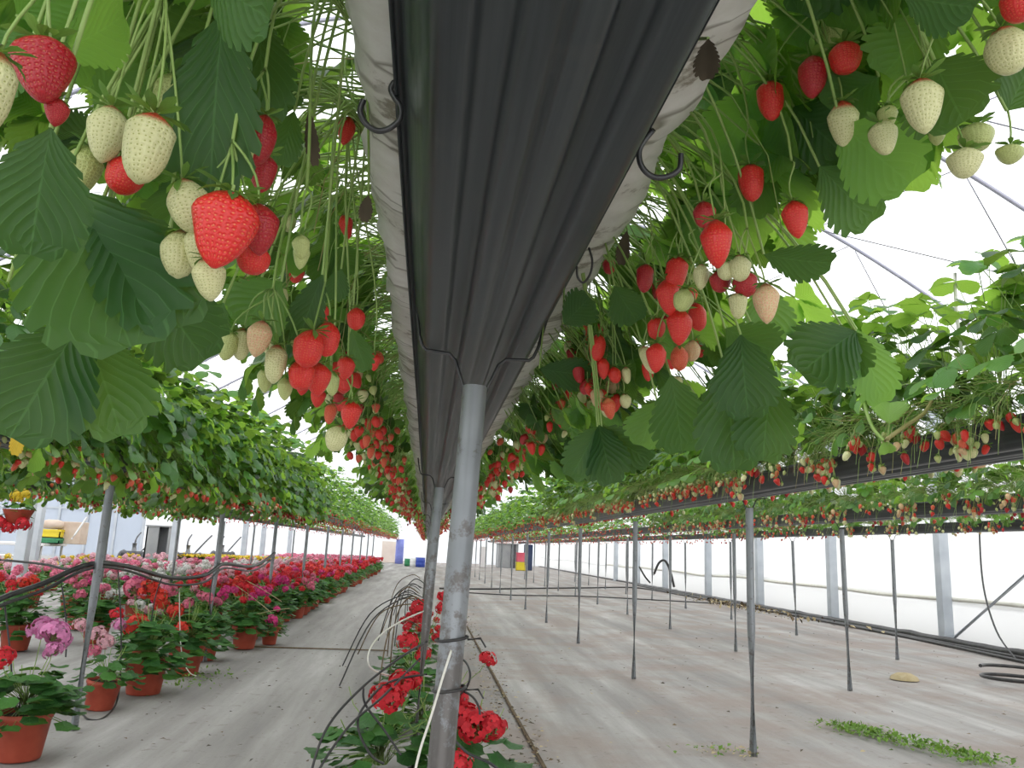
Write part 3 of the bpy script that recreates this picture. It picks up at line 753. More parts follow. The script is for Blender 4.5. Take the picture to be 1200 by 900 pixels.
hero('strawberry plant at left bearing a big lobed red berry above three cream ones', (-.12, .80, ZC), [
    ((302, 20), (312, 132), 66, .80, .78, .12, .3), ((285, 45), (262, 120), 50, .82, .82, .2, -.4), ((378, 322), (350, 396), 36, .95, .95, .03, .2), ((345, 130), (330, 190), 34, .9, .9, .25, .5), ((362, 128), (368, 190), 14, .9, .9, .1, .3, 'dead'), ((432, 228), (427, 258), 14, 1.0, 1.0, .1, .3, 'dead'), ((330, 330), (285, 380), 70, 1.0, 1.0, .5, .3)],
    [(272, 273, 72, 96, 'red', 'lobed', .56), (303, 270, 46, 62, 'deep', 'cone', .60), (300, 305, 40, 38, 'red', 'blunt', .62), (236, 292, 38, 60, 'pale', 'cone', .60), (212, 300, 42, 60, 'pale', 'blunt', .61), (243, 327, 40, 52, 'pale', 'cone', .58),
     (312, 166, 38, 62, 'deep', 'blunt', .68), (310, 206, 34, 50, 'deep', 'cone', .72), (285, 182, 33, 66, 'green', 'long', .66), (352, 290, 22, 30, 'green', 'cone', .75), (355, 303, 20, 34, 'green', 'cone', .76)], 13)
hero('strawberry plant at left with a pale and red cluster against the white sky', (-.12, 1.05, ZC), [
    ((412, 385), (428, 432), 26, 1.2, 1.2, .3, .2), ((400, 315), (392, 350), 26, 1.15, 1.15, .15, .3), ((300, 345), (330, 385), 40, 1.05, 1.05, .5, .4), ((262, 355), (240, 395), 40, .95, .95, .2, .1)],
    [(271, 406, 24, 36, 'green', 'long', .92), (286, 404, 25, 38, 'pale', 'long', .93), (308, 398, 31, 44, 'pink', 'cone', .90), (325, 427, 26, 46, 'pale', 'long', .92), (311, 446, 20, 30, 'green', 'cone', .96), (334, 456, 19, 28, 'green', 'cone', .95),
     (367, 410, 37, 46, 'red', 'blunt', .90), (386, 399, 31, 42, 'red', 'blunt', .94), (354, 440, 32, 37, 'red', 'blunt', .93), (379, 372, 15, 32, 'red', 'long', 1.0), (418, 374, 22, 27, 'red', 'blunt', 1.15), (408, 433, 22, 29, 'red', 'cone', 1.15),
     (439, 424, 15, 22, 'red', 'cone', 1.35), (413, 486, 25, 34, 'red', 'cone', 1.2), (400, 515, 27, 32, 'pale', 'blunt', 1.25), (388, 450, 20, 30, 'green', 'cone', 1.1), (372, 445, 34, 40, 'red', 'wide', .97),
     (409, 155, 22, 36, 'red', 'cone', 1.15), (403, 266, 17, 30, 'red', 'cone', 1.25)], 14, 14)
# (right)
hero('strawberry plant at top right with a big cream berry hanging clear of the leaves', (.20, .55, ZC), [
    ((1095, 70), (1125, 138), 95, .72, .70, .12, .3), ((1060, -5), (1140, 10), 60, .62, .62, .15, .4), ((985, 145), (1062, 212), 84, .86, .84, .85, .2), ((1100, 20), (1040, 80), 80, .8, .8, .55, .4), ((1030, 90), (975, 130), 70, .85, .9, .4, -.2), ((1180, 130), (1215, 60), 80, .75, .75, .2, .3)],
    [(1078, 128, 47, 70, 'collar', 'cone', .68), (1173, 63, 48, 60, 'collar', 'blunt', .66), (1192, 6, 42, 44, 'red', 'blunt', .62), (1202, 62, 30, 50, 'pale', 'cone', .70), (1032, 168, 33, 48, 'pale', 'cone', .78), (1042, 138, 24, 32, 'green', 'cone', .78),
     (1131, 194, 40, 38, 'pale', 'cone', .74), (1143, 163, 40, 34, 'green', 'blunt', .76), (1098, 160, 20, 24, 'green', 'cone', .8), (1184, 182, 32, 24, 'green', 'cone', .75)], 21)
hero('strawberry plant at top right with twin red berries over a cream one', (.20, .78, ZC), [
    ((930, 125), (985, 178), 74, .98, .96, .2, .2), ((960, 195), (1020, 258), 66, .95, .95, .35, -.2), ((900, 60), (950, 20), 60, 1.0, 1.05, .8, .3), ((880, 90), (850, 40), 50, 1.1, 1.1, .7, .3), ((895, 298), (972, 310), 40, 1.0, 1.0, .12, .6), ((900, 190), (880, 250), 50, 1.1, 1.1, .3, .3), ((1000, 60), (950, 80), 60, 1.0, 1.05, .6, .2)],
    [(953, 93, 36, 54, 'deep', 'cone', .88), (988, 72, 38, 40, 'red', 'blunt', .86), (901, 121, 32, 50, 'red', 'long', .95), (987, 146, 36, 56, 'collar', 'cone', .86), (975, 36, 27, 46, 'green', 'blunt', .92), (1000, 38, 14, 20, 'red', 'cone', 1.0),
     (929, 259, 31, 47, 'red', 'cone', .92), (878, 217, 31, 47, 'red', 'long', 1.0)], 22)
hero('strawberry plant at right with one plump crimson berry above a mixed cluster', (.20, 1.0, ZC), [
    ((868, 392), (876, 484), 66, 1.02, 1.0, .02, .15), ((850, 385), (905, 412), 54, 1.05, 1.05, .2, .5), ((848, 425), (862, 545), 76, 1.1, 1.08, .06, -.25), ((905, 445), (893, 535), 62, 1.06, 1.04, .08, .3), ((1003, 388), (942, 432), 78, 1.1, 1.08, .08, .2), ((1004, 386), (1034, 468), 46, 1.1, 1.1, .65, -.4), ((985, 380), (1000, 440), 50, 1.12, 1.1, .15, .3), ((890, 330), (905, 400), 50, 1.1, 1.1, .6, -.3)],
    [(838, 286, 38, 57, 'red', 'cone', .86), (824, 252, 27, 32, 'deep', 'blunt', .95), (897, 357, 31, 49, 'pink', 'cone', .92), (845, 330, 26, 27, 'deep', 'blunt', 1.0), (870, 334, 30, 32, 'deep', 'blunt', .98), (866, 315, 27, 32, 'pale', 'blunt', .96), (850, 319, 22, 24, 'pale', 'blunt', .97), (865, 359, 22, 32, 'pale', 'long', .98),
     (822, 326, 20, 32, 'pale', 'cone', 1.02), (805, 353, 24, 28, 'green', 'blunt', 1.02)], 23)
hero('strawberry plant at right with a tall column of red berries', (.20, 1.28, ZC), [
    ((702, 498), (716, 562), 46, 1.5, 1.45, .05, .2), ((700, 500), (672, 556), 40, 1.5, 1.46, .2, -.3), ((705, 500), (758, 540), 42, 1.5, 1.47, .1, .4), ((786, 440), (800, 525), 60, 1.2, 1.2, .25, -.3), ((770, 470), (752, 520), 44, 1.3, 1.3, .6, .3), ((720, 335), (745, 375), 40, 1.3, 1.3, .15, .4), ((735, 270), (728, 308), 14, 1.3, 1.3, .05, .3, 'dead'), ((830, 45), (828, 90), 26, .72, .72, .05, .4, 'dead'), ((632, 432), (690, 440), 34, 1.6, 1.6, .05, .5), ((660, 380), (690, 350), 40, 1.4, 1.4, .1, .3)],
    [(757, 328, 21, 36, 'deep', 'long', 1.2), (795, 322, 27, 42, 'red', 'long', 1.12), (780, 350, 28, 44, 'red', 'cone', 1.12), (713, 312, 16, 20, 'deep', 'blunt', 1.4), (770, 385, 22, 27, 'red', 'blunt', 1.18), (797, 385, 31, 44, 'red', 'cone', 1.12), (815, 372, 22, 34, 'red', 'blunt', 1.16), (770, 421, 25, 37, 'red', 'cone', 1.15), (795, 420, 21, 30, 'orange', 'blunt', 1.18),
     (754, 424, 17, 36, 'pale', 'long', 1.2), (812, 412, 20, 26, 'pink', 'blunt', 1.2), (702, 408, 20, 34, 'red', 'blunt', 1.5), (706, 432, 17, 26, 'red', 'cone', 1.5), (718, 440, 16, 20, 'red', 'blunt', 1.5), (675, 436, 15, 28, 'deep', 'blunt', 1.6), (711, 479, 17, 26, 'orange', 'cone', 1.5), (700, 466, 16, 24, 'pink', 'cone', 1.55), (733, 440, 11, 20, 'pale', 'long', 1.5), (731, 470, 14, 18, 'pale', 'blunt', 1.5), (689, 456, 11, 17, 'red', 'blunt', 1.6)], 24, 14)
# runner with a young leaf on the first right-hand row
t = thing('strawberry_runner', (1.80, 2.9, 1.62), 'thick pale runner with a small yellow-green leaf hanging over the first right-hand gutter', 'runner')
st = MB(); o0 = V((1.80, 2.9, 1.62))
rp = lambda l: [at_y(px, py, yy) - o0 for px, py, yy in l]
tube(st, smooth_path(rp([(1004, 430, 2.75), (1012, 470, 2.7), (1022, 500, 2.66), (1036, 517, 2.62)]), 5), .006, .007, 7, 'stalk')
tube(st, smooth_path(rp([(1036, 517, 2.62), (1060, 500, 2.6), (1082, 485, 2.58), (1092, 470, 2.6)]), 5), .008, .006, 7, 'old_stalk')
tube(st, rp([(1040, 516, 2.62), (1042, 494, 2.6)]), .004, .003, 6, 'stalk')
link('stem', st.mesh('stem'), t)
mb = MB(); leaflet(mb, at_y(1042, 497, 2.6) - o0, V((.1, 0, 1)), V((-.6, -1, .2)), .085, .10, 2, 'calyx', 1.0, .5, .5); link('leaf', mb.mesh('leaf'), t)
mb = MB(); leaflet(mb, at_y(1036, 517, 2.62) - o0, V((.3, 0, -1)), V((-.6, -1, .2)), .045, .05, 2, 'calyx', .9, .5, .5); link('leaf', mb.mesh('leaf'), t)
line_thing('support_rod', [at_y(1119, 320, 2.7), at_y(1121, 370, 2.7), at_y(1131, 436, 2.7)], .006, 'white_cord', 'thin white rod standing up among the leaves of the first right-hand gutter', 'rod', sub=2)
# ------------------------------------------------------------------ geraniums
def round_leaf(mb, p, d, nrm, R, tone, rr, n=14):
    d = d.normalized(); nrm = (nrm - d * nrm.dot(d)).normalized(); s = d.cross(nrm); mi = mb.mat('ger_leaf'); b = len(mb.v)
    c = p + d * R * .55; mb.v.append(c - nrm * R * .12)
    for j in range(n):
        t = 2 * pi * (j + .5) / n; k = R * (1 + (.10 if j % 2 else -.05)); 
        if j in (n // 2 - 1, n // 2): k *= .62
        mb.v.append(c + d * cos(t) * k + s * sin(t) * k + nrm * (R * .16 * cos(2 * t) + rr.uniform(-.05, .05) * R))
    for j in range(n):
        j2 = (j + 1) % n; t1, t2 = 2 * pi * (j + .5) / n, 2 * pi * (j2 + .5) / n
        mb.face((b, b + 1 + j2, b + 1 + j), mi, [(0, .5), (sin(t2), .5 + cos(t2) * .5), (sin(t1), .5 + cos(t1) * .5)], tone)
def head_mesh(col, seed, n=34):
    rr = random.Random(seed); mb = MB(); mi = mb.mat('petal_' + col)
    for i in range(n):
        z = 1 - 1.55 * (i + .5) / n; a = i * 2.39996; q = sqrt(max(0, 1 - z * z))
        d = V((q * cos(a), q * sin(a), z)); d = (d + V((rr.gauss(0, .12), rr.gauss(0, .12), rr.gauss(0, .12)))).normalized()
        c = d * rr.uniform(.62, 1.02); x, y = frame_of(d); ph = rr.uniform(0, 6); tn = rr.random()
        for k in range(5):
            t = ph + k * 2 * pi / 5; pd = x * cos(t) + y * sin(t); ps = d.cross(pd); b = len(mb.v)
            mb.v += [c, c + pd * .16 + ps * .13 + d * .07, c + pd * .32 + ps * .07 + d * .01, c + pd * .32 - ps * .07 + d * .01, c + pd * .16 - ps * .13 + d * .07]
            mb.face((b, b + 1, b + 2, b + 3, b + 4), mi, None, max(0, min(1, tn + rr.uniform(-.25, .25))))
        tube(mb, [V((0, 0, -.5)), c * .95], .02, n=3, mat='stalk', cap=False)
    return mb.mesh('flower_head')
HEADS = {c: [head_mesh(c, 60 + i + len(c)) for i in range(3)] for c in PET}
def ger_template(seed, h=.25, r=.15, nl=46, nh=6, spread=.27, rise=.30, low=False):
    rr = random.Random(seed); fo = MB(); st = MB(); heads = []
    c = V((0, 0, h))
    for i in range(nl):
        a = rr.uniform(0, 2 * pi); e = rr.uniform(-.5, 1.2); q = rr.uniform(.55, 1.0)
        p = c + V((cos(a) * cos(e) * spread * q, sin(a) * cos(e) * spread * q, (sin(e) * rise * q + .02)))
        d = V((cos(a), sin(a), rr.uniform(-.7, .1)))
        tube(st, bez(c + V((cos(a) * .03, sin(a) * .03, -.02)), c + V((0, 0, .10)), p - d * .03 - V((0, 0, .03)), p, 3), .0028, .002, 3, 'stalk', cap=False)
        round_leaf(fo, p, d, V((cos(a) * .95, sin(a) * .95, .75)), rr.uniform(.042, .070), rr.random() ** 1.3, rr)
    for i in range(nh):
        a = rr.uniform(0, 2 * pi); q = rr.uniform(.25, 1.0) * spread
        p = c + V((cos(a) * q, sin(a) * q, rise * rr.uniform(.85, 1.4)))
        tube(st, bez(c, c + V((0, 0, .15)), p - V((0, 0, .12)), p, 4), .0032, .0026, 4, 'stalk', cap=False)
        heads.append((p, rr.uniform(.048, .078)))
    return fo.mesh('foliage'), st.mesh('stems'), heads
def pot_mesh(h, r):
    mb = MB(); k = .74
    lathe(mb, [(0, .004), (r * k, .002), (r * k + .004, .012), (r * .955, h - .035), (r * .97, h - .034), (r, h - .030), (r, h - .002), (r - .006, h), (r - .012, h - .004), (r - .014, h - .03)], 'pot', 26)
    return mb.mesh('pot')
def soil_mesh(h, r):
    mb = MB(); lathe(mb, [(r - .014, h - .028), (r * .6, h - .018), (0.002, h - .012)], 'soil', 18); return mb.mesh('soil')
POT, SOIL = pot_mesh(.25, .15), soil_mesh(.25, .15)
GT = [ger_template(600 + i, nl=(36 if i == 3 else 120), nh=(5, 7, 9, 4, 8, 6)[i], rise=(.24, .30, .28, .26, .32, .27)[i]) for i in range(6)]
GF = [ger_template(620 + i, nl=60, nh=(8, 10, 7, 9)[i], spread=.30, rise=.24) for i in range(4)]
CNAME = {'red': 'red', 'scarlet': 'scarlet', 'pink': 'pink', 'magenta': 'bright magenta', 'pale pink': 'pale pink', 'white': 'white', 'yellow': 'yellow', 'lilac pink': 'lilac-pink'}
def geranium(T, x, y, cols, label, group, s=1.0, heads=None, tilt=(0, 0), seed=0, pot=True):
    rr = random.Random(seed)
    t = thing('potted_geranium' if pot else 'geranium', (x, y, 0), label, 'potted plant', group, rr.uniform(0, 6.28)); t.scale = (s, s, s)
    if tilt != (0, 0): t.rotation_euler = (tilt[0], tilt[1], 0)
    if pot: link('pot', POT, t); link('soil', SOIL, t)
    link('foliage', T[0], t); link('stems', T[1], t)
    for (p, r) in (T[2] if heads is None else heads):
        co = rr.choice(cols); o = bpy.data.objects.new('flower_head', rr.choice(HEADS[co])); C.objects.link(o); o.parent = t
        o.location = p; o.rotation_euler = (rr.gauss(0, .4), rr.gauss(0, .4), rr.uniform(0, 6)); o.scale = (r, r, r * .85); o['label'] = f'{CNAME[co]} flower head'
    return t
LG = 'potted geraniums along the left path'
front = [(-1.93, 4.48, ['lilac pink'], .88, 0, 'lilac-pink geranium with dense green leaves in the nearest pot by the left path', (0, 0)),
         (-2.02, 5.72, ['pale pink'], .72, 3, 'sparse pale pink geranium in a small leaning pot behind the nearest left post', (.0, .10)),
         (-1.93, 6.28, ['scarlet', 'lilac pink', 'scarlet'], .98, 1, 'scarlet and lilac geranium, fat red pot just beyond the small leaning one', (0, 0)),
         (-1.90, 7.15, ['scarlet', 'scarlet', 'pink'], .95, 2, 'scarlet geranium in a pot with a white string trailing down its front', (0, 0)),
         (-1.98, 8.0, ['pink', 'magenta'], .95, 1, 'bushy pink geranium beside the left path, fifth pot from the front', (0, 0)),
         (-1.80, 8.9, ['magenta', 'red'], .9, 4, 'magenta geranium whose flower heads lean low over the left path', (0, 0))]
FH = {0: [(50, 738, 4.6, .075, 'lilac pink'), (66, 744, 4.55, .085, 'lilac pink'), (62, 762, 4.5, .05, 'lilac pink'), (3, 771, 4.3, .06, 'red')],
      1: [(114, 744, 5.8, .065, 'pale pink'), (124, 752, 5.75, .06, 'pale pink'), (110, 763, 5.7, .05, 'pink'), (94, 733, 5.8, .05, 'pale pink')],
      2: [(161, 734, 6.3, .095, 'scarlet'), (137, 720, 6.4, .055, 'red'), (140, 733, 6.25, .055, 'lilac pink'), (158, 690, 6.6, .09, 'pink'), (175, 691, 6.6, .085, 'scarlet'), (186, 700, 6.6, .07, 'scarlet')],
      3: [(205, 716, 7.1, .07, 'scarlet'), (213, 737, 6.95, .07, 'scarlet'), (188, 708, 7.2, .07, 'scarlet'), (198, 692, 7.3, .07, 'pink'), (182, 702, 7.3, .05, 'magenta')]}
for k, (x, y, cols, s, ti, lab, tl) in enumerate(front):
    hl = FH.get(k); t = geranium(GT[ti], x, y, cols, lab, None, s, tilt=tl, seed=k + 1, heads=[] if hl else None)
    if hl:
        rr = random.Random(k); st = MB(); cc = V((0, 0, .25)); inv = (Matrix.Translation((x, y, 0)) @ t.rotation_euler.to_matrix().to_4x4() @ Matrix.Scale(s, 4)).inverted()
        for px, py, yy, r, co in hl:
            p = inv @ at_y(px, py, yy)
            o = bpy.data.objects.new('flower_head', HEADS[co][rr.randrange(3)]); C.objects.link(o); o.parent = t; o.location = p; o.rotation_euler = (rr.gauss(0, .3), rr.gauss(0, .3), rr.uniform(0, 6)); o.scale = (r / s, r / s, r * .9 / s); o['label'] = f'{CNAME[co]} flower head'
            tube(st, bez(cc, cc + V((0, 0, .12)), p - V((0, 0, .12)), p, 6), .003, .0025, 4, 'stalk', cap=False)
        link('flower_stalk', st.mesh('flower_stalk'), t)
hd = geranium(GF[1], -1.62, 9.3, ['magenta'], 'low magenta geranium standing nearest the middle of the left path', None, .6, heads=[(V((.1, 0, .42)), .12), (V((-.15, .1, .6)), .07)], seed=77)
k = 0; y = 9.7
while y < 34:
    k += 1
    geranium(GT[rnd.randrange(6)] if y < 16 else GF[rnd.randrange(4)], -1.92 + rnd.uniform(-.08, .08), y, rnd.choice((['red'], ['red', 'red', 'magenta'], ['scarlet', 'red'], ['red', 'pink'])), f'reddish geranium in the pot row edging the left path, {ordn(k + 6)} from the front', LG, rnd.uniform(.9, 1.05), seed=100 + k)
    y += .56 if y < 20 else .8
# second row and the beds behind
for k, (x, y, cols, ti, s) in enumerate(((-3.75, 8.3, ['red', 'scarlet'], 4, .95), (-3.95, 10.2, ['magenta', 'pink'], 1, .9), (-3.3, 9.0, ['white', 'white', 'pink'], 2, .9), (-3.9, 11.9, ['white', 'magenta'], 5, .95), (-3.1, 10.4, ['pink', 'pale pink'], 0, .9), (-4.7, 9.1, ['red'], 3, .9), (-2.6, 8.3, ['white', 'pale pink'], 0, .8))):
    geranium(GT[ti], x, y, cols, f'{" and ".join(dict.fromkeys(CNAME[c] for c in cols))} geranium in a red pot standing behind the front row, {ordn(k + 1)}', 'scattered pots behind the front row', s, seed=200 + k)
BEDC = [['red', 'red', 'scarlet', 'pink'], ['pink', 'red', 'pale pink'], ['pale pink', 'white'], ['pale pink', 'pink', 'white'], ['pink'], ['pale pink'], ['yellow', 'pale pink']]
k = 0
for j, bx in enumerate((-2.55, -3.2, -4.0, -4.8, -5.6, -7.0, -7.9)):
    y = (10.6, 11.4, 12.4, 12.0, 11.5, 13.5, 14)[j]; q = 0
    while y < 27:
        if abs(bx + 6.3) < .8 and min(abs(y - 13.7), abs(y - 21.5)) < .5 or abs(bx + 7.7) < .8 and abs(y - 17.2) < .55: y += .62; continue
        q += 1
        geranium(GF[rnd.randrange(4)], bx + rnd.uniform(-.08, .08), y, BEDC[j], f'{CNAME[BEDC[j][0]]} geranium in the {ordn(j + 1)} bed row left of the path, {ordn(q)} along', f'bedding geraniums, bed row {j + 1}', rnd.uniform(.85, 1.05), seed=300 + j * 50 + q)
        y += .62 if y < 17 else .95
# yellow strip and trays on the far beds
def flower_stuff(x0, x1, y0, y1, z, col, n, label, seed):
    mb = MB(); rr = random.Random(seed)
    for i in range(n):
        p = V((rr.uniform(x0, x1), rr.uniform(y0, y1), 0))
        for q in range(5): leaf_simple(mb, p + V((0, 0, z + rr.uniform(-.12, .02))), V((rr.gauss(0, 1), rr.gauss(0, 1), .5)), V((0, 0, 1)), .10, .08, 'ger_leaf', rr.random())
        d = V((0, 0, 1)); mi = mb.mat('petal_' + col)
        for q in range(3):
            c = p + V((rr.gauss(0, .07), rr.gauss(0, .07), z + rr.uniform(.03, .10))); b = len(mb.v)
            for t in range(6): mb.v.append(c + V((cos(t * 1.047) * .05, sin(t * 1.047) * .05, rr.uniform(-.03, .03))))
            mb.face(tuple(b + t for t in range(6)), mi, None, rr.random())
    o = link('bedding_flowers', mb.mesh('bedding_flowers')); o['kind'] = 'stuff'; tag(o, label, 'flowers')
flower_stuff(-7.6, -4.2, 24.5, 26.0, .50, 'yellow', 260, 'distant bed of yellow flowers across the left background', 5)
flower_stuff(-12.5, -8.6, 15.5, 18.0, .25, 'pink', 260, 'low bed of pink flowers before the white bench at far left', 6)
flower_stuff(-13.5, -8.5, 18.2, 20.5, .25, 'white', 240, 'low bed of green seedlings and white flowers at far left', 8)
flower_stuff(-6.0, -2.4, 27.5, 40.0, .45, 'pink', 500, 'mass of pink flowers beyond the last pots left of the path', 9)
# red geraniums at the feet of the middle row
def heads_px(t0, s, lst): return [((at_y(px, py, yy) - V(t0)) / s, r) for px, py, yy, r in lst]
mids = [(-.16, 4.25, 1.0, [(452, 819, 4.0, .085), (470, 802, 4.1, .075), (462, 812, 4.2, .07), (484, 797, 4.25, .05)], 'red geranium at the foot of the front middle post, flowers leaning left'),
        (.22, 4.15, 1.0, [(533, 822, 4.0, .075), (546, 842, 3.95, .08), (558, 853, 3.9, .085), (575, 852, 3.9, .075), (535, 896, 3.6, .07), (528, 838, 4.05, .07)], 'red geranium at the foot of the middle posts, large flowers on their right'),
        (.05, 5.3, .9, [(478, 753, 5.1, .075), (496, 768, 5.1, .06), (571, 773, 4.9, .06), (530, 792, 5.0, .05)], 'red geranium behind the front middle posts with one flower out to the right'),
        (-.05, 6.9, .9, [(491, 712, 6.7, .09), (497, 724, 6.6, .07), (518, 700, 6.8, .06), (517, 712, 6.7, .06)], 'red geranium half hidden between the middle posts'),
        (.0, 8.6, .8, None, 'small red geranium deep in the middle row, behind the hidden one'), (.0, 10.2, .8, None, 'farthest red geranium at the foot of the middle row')]
for k, (x, y, s, hl, lab) in enumerate(mids):
    t = geranium(GF[k % 4], x, y, ['red'], lab, None, s, heads=None if hl is None else [], seed=500 + k, pot=False)
    t.rotation_euler = (0, 0, 0); t.location.z = -.17
    if hl:
        rr = random.Random(k); st = MB(); cc = V((0, 0, .25))
        for p, r in heads_px((x, y, -.17), s, hl):
            o = bpy.data.objects.new('flower_head', HEADS['red'][k % 3]); C.objects.link(o); o.parent = t; o.location = p; o.rotation_euler = (rr.gauss(0, .3), rr.gauss(0, .3), rr.uniform(0, 6)); o.scale = (r, r, r * .9)
            tube(st, bez(cc, cc + V((0, 0, .1)), p - V((0, 0, .10)), p, 5), .003, .0025, 4, 'stalk', cap=False)
        link('flower_stalk', st.mesh('flower_stalk'), t)
# ------------------------------------------------------------------ pipes, tubes and string
def yp(lst): return [at_y(px, py, yy) for px, py, yy in lst]
LW = [(-60, 736, 4.2), (0, 702, 4.55), (50, 684, 4.85), (106, 661, 5.13), (150, 664, 5.9), (200, 677, 6.8), (240, 674, 7.4), (262, 661, 7.9), (290, 664, 8.9), (305, 660, 9.9), (322, 648, 10.7)]
line_thing('irrigation_pipe', yp(LW), .016, 'black_pipe', 'thick black irrigation pipe slung between the posts of the first left-hand gutter', 'pipe', n=8)
line_thing('irrigation_pipe', yp([(px, py + 5 + (3 if py > 670 else 0), yy - .05) for px, py, yy in LW]), .009, 'black_pipe', 'thinner grey pipe sagging just below the thick black one at left', 'pipe', n=6)
line_thing('irrigation_pipe', yp([(0, 656, 5.5), (50, 661, 5.3), (80, 667, 5.2), (106, 661, 5.13)]), .008, 'black_pipe', 'thin black pipe reaching the nearest left post from the left edge', 'pipe')
DR = [((5, 705), (12, 765), (14, 800)), ((72, 682), (78, 735), (77, 770)), ((138, 664), (142, 735), (141, 795)), ((190, 676), (182, 700), (176, 735)), ((250, 672), (246, 700), (247, 720))]
for k, (a, b, c) in enumerate(DR):
    yy = (4.55, 4.9, 5.9, 6.4, 7.4)[k]
    line_thing('drip_tube', yp([(*a, yy), (*b, yy), (*c, yy)]), .0045, 'black_pipe', f'thin black drip tube dropping from the left pipe to a pot, {ordn(k + 1)} from the front', 'tube', 'drip tubes to the left pots')
line_thing('drip_tube', yp([(141, 795, 5.9), (136, 825, 5.7), (120, 842, 5.45), (104, 843, 5.4), (96, 836, 5.45)]), .006, 'black_pipe', 'black drip tube curling on the floor beside the small leaning pot', 'tube')
line_thing('string', yp([(210, 690, 6.75), (211, 740, 6.75), (214, 772, 6.75), (222, 788, 6.7), (230, 792, 6.65)]), .004, 'white_cord', 'white string trailing down the front of a red pot at left', 'string')
for k, (a, b) in enumerate((((275, 685), (318, 718)), ((288, 680), (330, 705)), ((300, 720), (340, 713)))):
    line_thing('dry_stalk', yp([(*a, 8.4), ((a[0] + b[0]) / 2, (a[1] + b[1]) / 2 - 1, 8.4), (*b, 8.4)]), .0035, 'straw', f'long straw-coloured dry stalk slanting over the left geraniums, {("upper", "middle", "lower")[k]} one', 'stalk')
# around the middle posts
line_thing('string', yp([(529, 762, 1.50), (520, 790, 1.49), (505, 840, 1.48), (492, 880, 1.48), (484, 915, 1.47)]), .0022, 'white_cord', 'white string running down the front middle post', 'string')
line_thing('string', yp([(497, 716, 4.3), (470, 728, 4.2), (445, 745, 4.1), (432, 765, 4.0), (434, 782, 4.0), (450, 790, 4.1), (465, 793, 4.2)]), .004, 'white_cord', 'white string looping out to the left of the middle posts', 'string')
HB = [[(500, 752, 4.2), (470, 770, 4.0), (425, 805, 3.8), (385, 850, 3.7), (366, 900, 3.65), (364, 930, 3.6)],
      [(492, 772, 4.2), (450, 815, 3.9), (410, 850, 3.7), (375, 900, 3.55), (368, 925, 3.5)],
      [(500, 790, 4.1), (455, 800, 4.0), (425, 830, 3.9), (420, 855, 3.9), (435, 885, 3.85), (450, 895, 3.85)],
      [(426, 805, 3.9), (428, 825, 3.9), (450, 855, 3.9), (470, 885, 3.85)],
      [(531, 768, 4.1), (545, 775, 4.0), (551, 790, 3.9), (547, 805, 3.9), (538, 815, 3.95)],
      [(515, 812, 3.2), (522, 850, 3.2), (545, 880, 3.15), (575, 895, 3.1), (600, 915, 3.1)],
      [(530, 805, 4.0), (552, 815, 3.9), (562, 832, 3.85), (560, 850, 3.85)]]
HL = ['outermost black tube arching left from the middle posts to the floor', 'black tube sweeping down left, just inside the outermost arch', 'black tube curling in a loop left of the front geranium',
      'short black tube hanging across the left front geranium', 'small black loop of tube right of the middle posts', 'black tube running down and right across the red flowers', 'short black tube bent over the right-hand red flowers']
for p, lab in zip(HB, HL): line_thing('drip_tube', yp(p), .0055, 'black_pipe', lab, 'tube', n=6)
for k in range(16):
    rr = random.Random(900 + k); y = rr.uniform(6.5, 12)
    a = V((rr.uniform(-.08, .02), y, rr.uniform(.35, .75))); e = V((-rr.uniform(.2, .65), y + rr.uniform(-.8, .8), rr.uniform(.02, .2)))
    line_thing('drip_tube', [a, a + V((-.12, 0, .05)), (a + e) * .5 + V((-.1, 0, .16)), e], .0055, 'black_pipe' if k % 3 else 'debris', 'thin dark tube arching down left in the tangle along the middle row', 'tube', 'tangle of tubes along the middle row', n=5)
for k, (py, y, x) in enumerate(((748, 1.53, .055), (807, 1.53, .055))):
    z = at_y(515, py, y).z; mb = MB()
    n = 14; tube(mb, [V((x + cos(2 * pi * i / n) * .029, y + sin(2 * pi * i / n) * .029, z + .004 * cos(2 * pi * i / n))) for i in range(n + 1)], .0028, n=5, mat='black_pipe')
    tube(mb, [V((x + .029, y - .005, z)), V((x + .05, y - .03, z + .005)), V((x + .06, y - .03, z - .01))], .002, n=4, mat='black_pipe')
    tag(link('cable_tie', mb.mesh('cable_tie')), f'black cable tie round the front middle post, {("upper", "lower")[k]} one', 'cable tie')
# floor pipes on the right
fp = lambda lst: [V((x, y, .02)) for x, y in lst]
line_thing('floor_pipe', fp([(7.15, 7.0), (7.25, 9.4), (7.45, 12), (7.5, 15), (7.45, 20), (7.3, 26), (6.8, 27.4), (5.2, 26.0), (3.4, 24.4), (1.45, 22.6), (.4, 22.2)]), .022, 'black_pipe', 'long black pipe along the foot of the right wall, curving across the far floor', 'pipe', n=8)
line_thing('floor_pipe', fp([(7.42, 7.0), (7.52, 9.4), (7.58, 12), (7.62, 15), (7.62, 21), (7.62, 30)]), .022, 'black_pipe', 'black pipe lying closest to the white right wall', 'pipe', n=8)
line_thing('floor_pipe', fp([(1.0, 20.6), (2.2, 20.2), (4.0, 20.8), (6.0, 20.2), (7.4, 19.6)]), .016, 'black_pipe', 'thin black pipe crossing the right-hand floor between the post rows', 'pipe')
cl = [V((5.95 + .42 * cos(t * .42), 7.78 + .42 * sin(t * .42), .02 + .006 * t)) for t in range(22)]
line_thing('hose_coil', cl, .018, 'black_pipe', 'black hose coiled on the floor at the right edge', 'hose', sub=2, n=8)
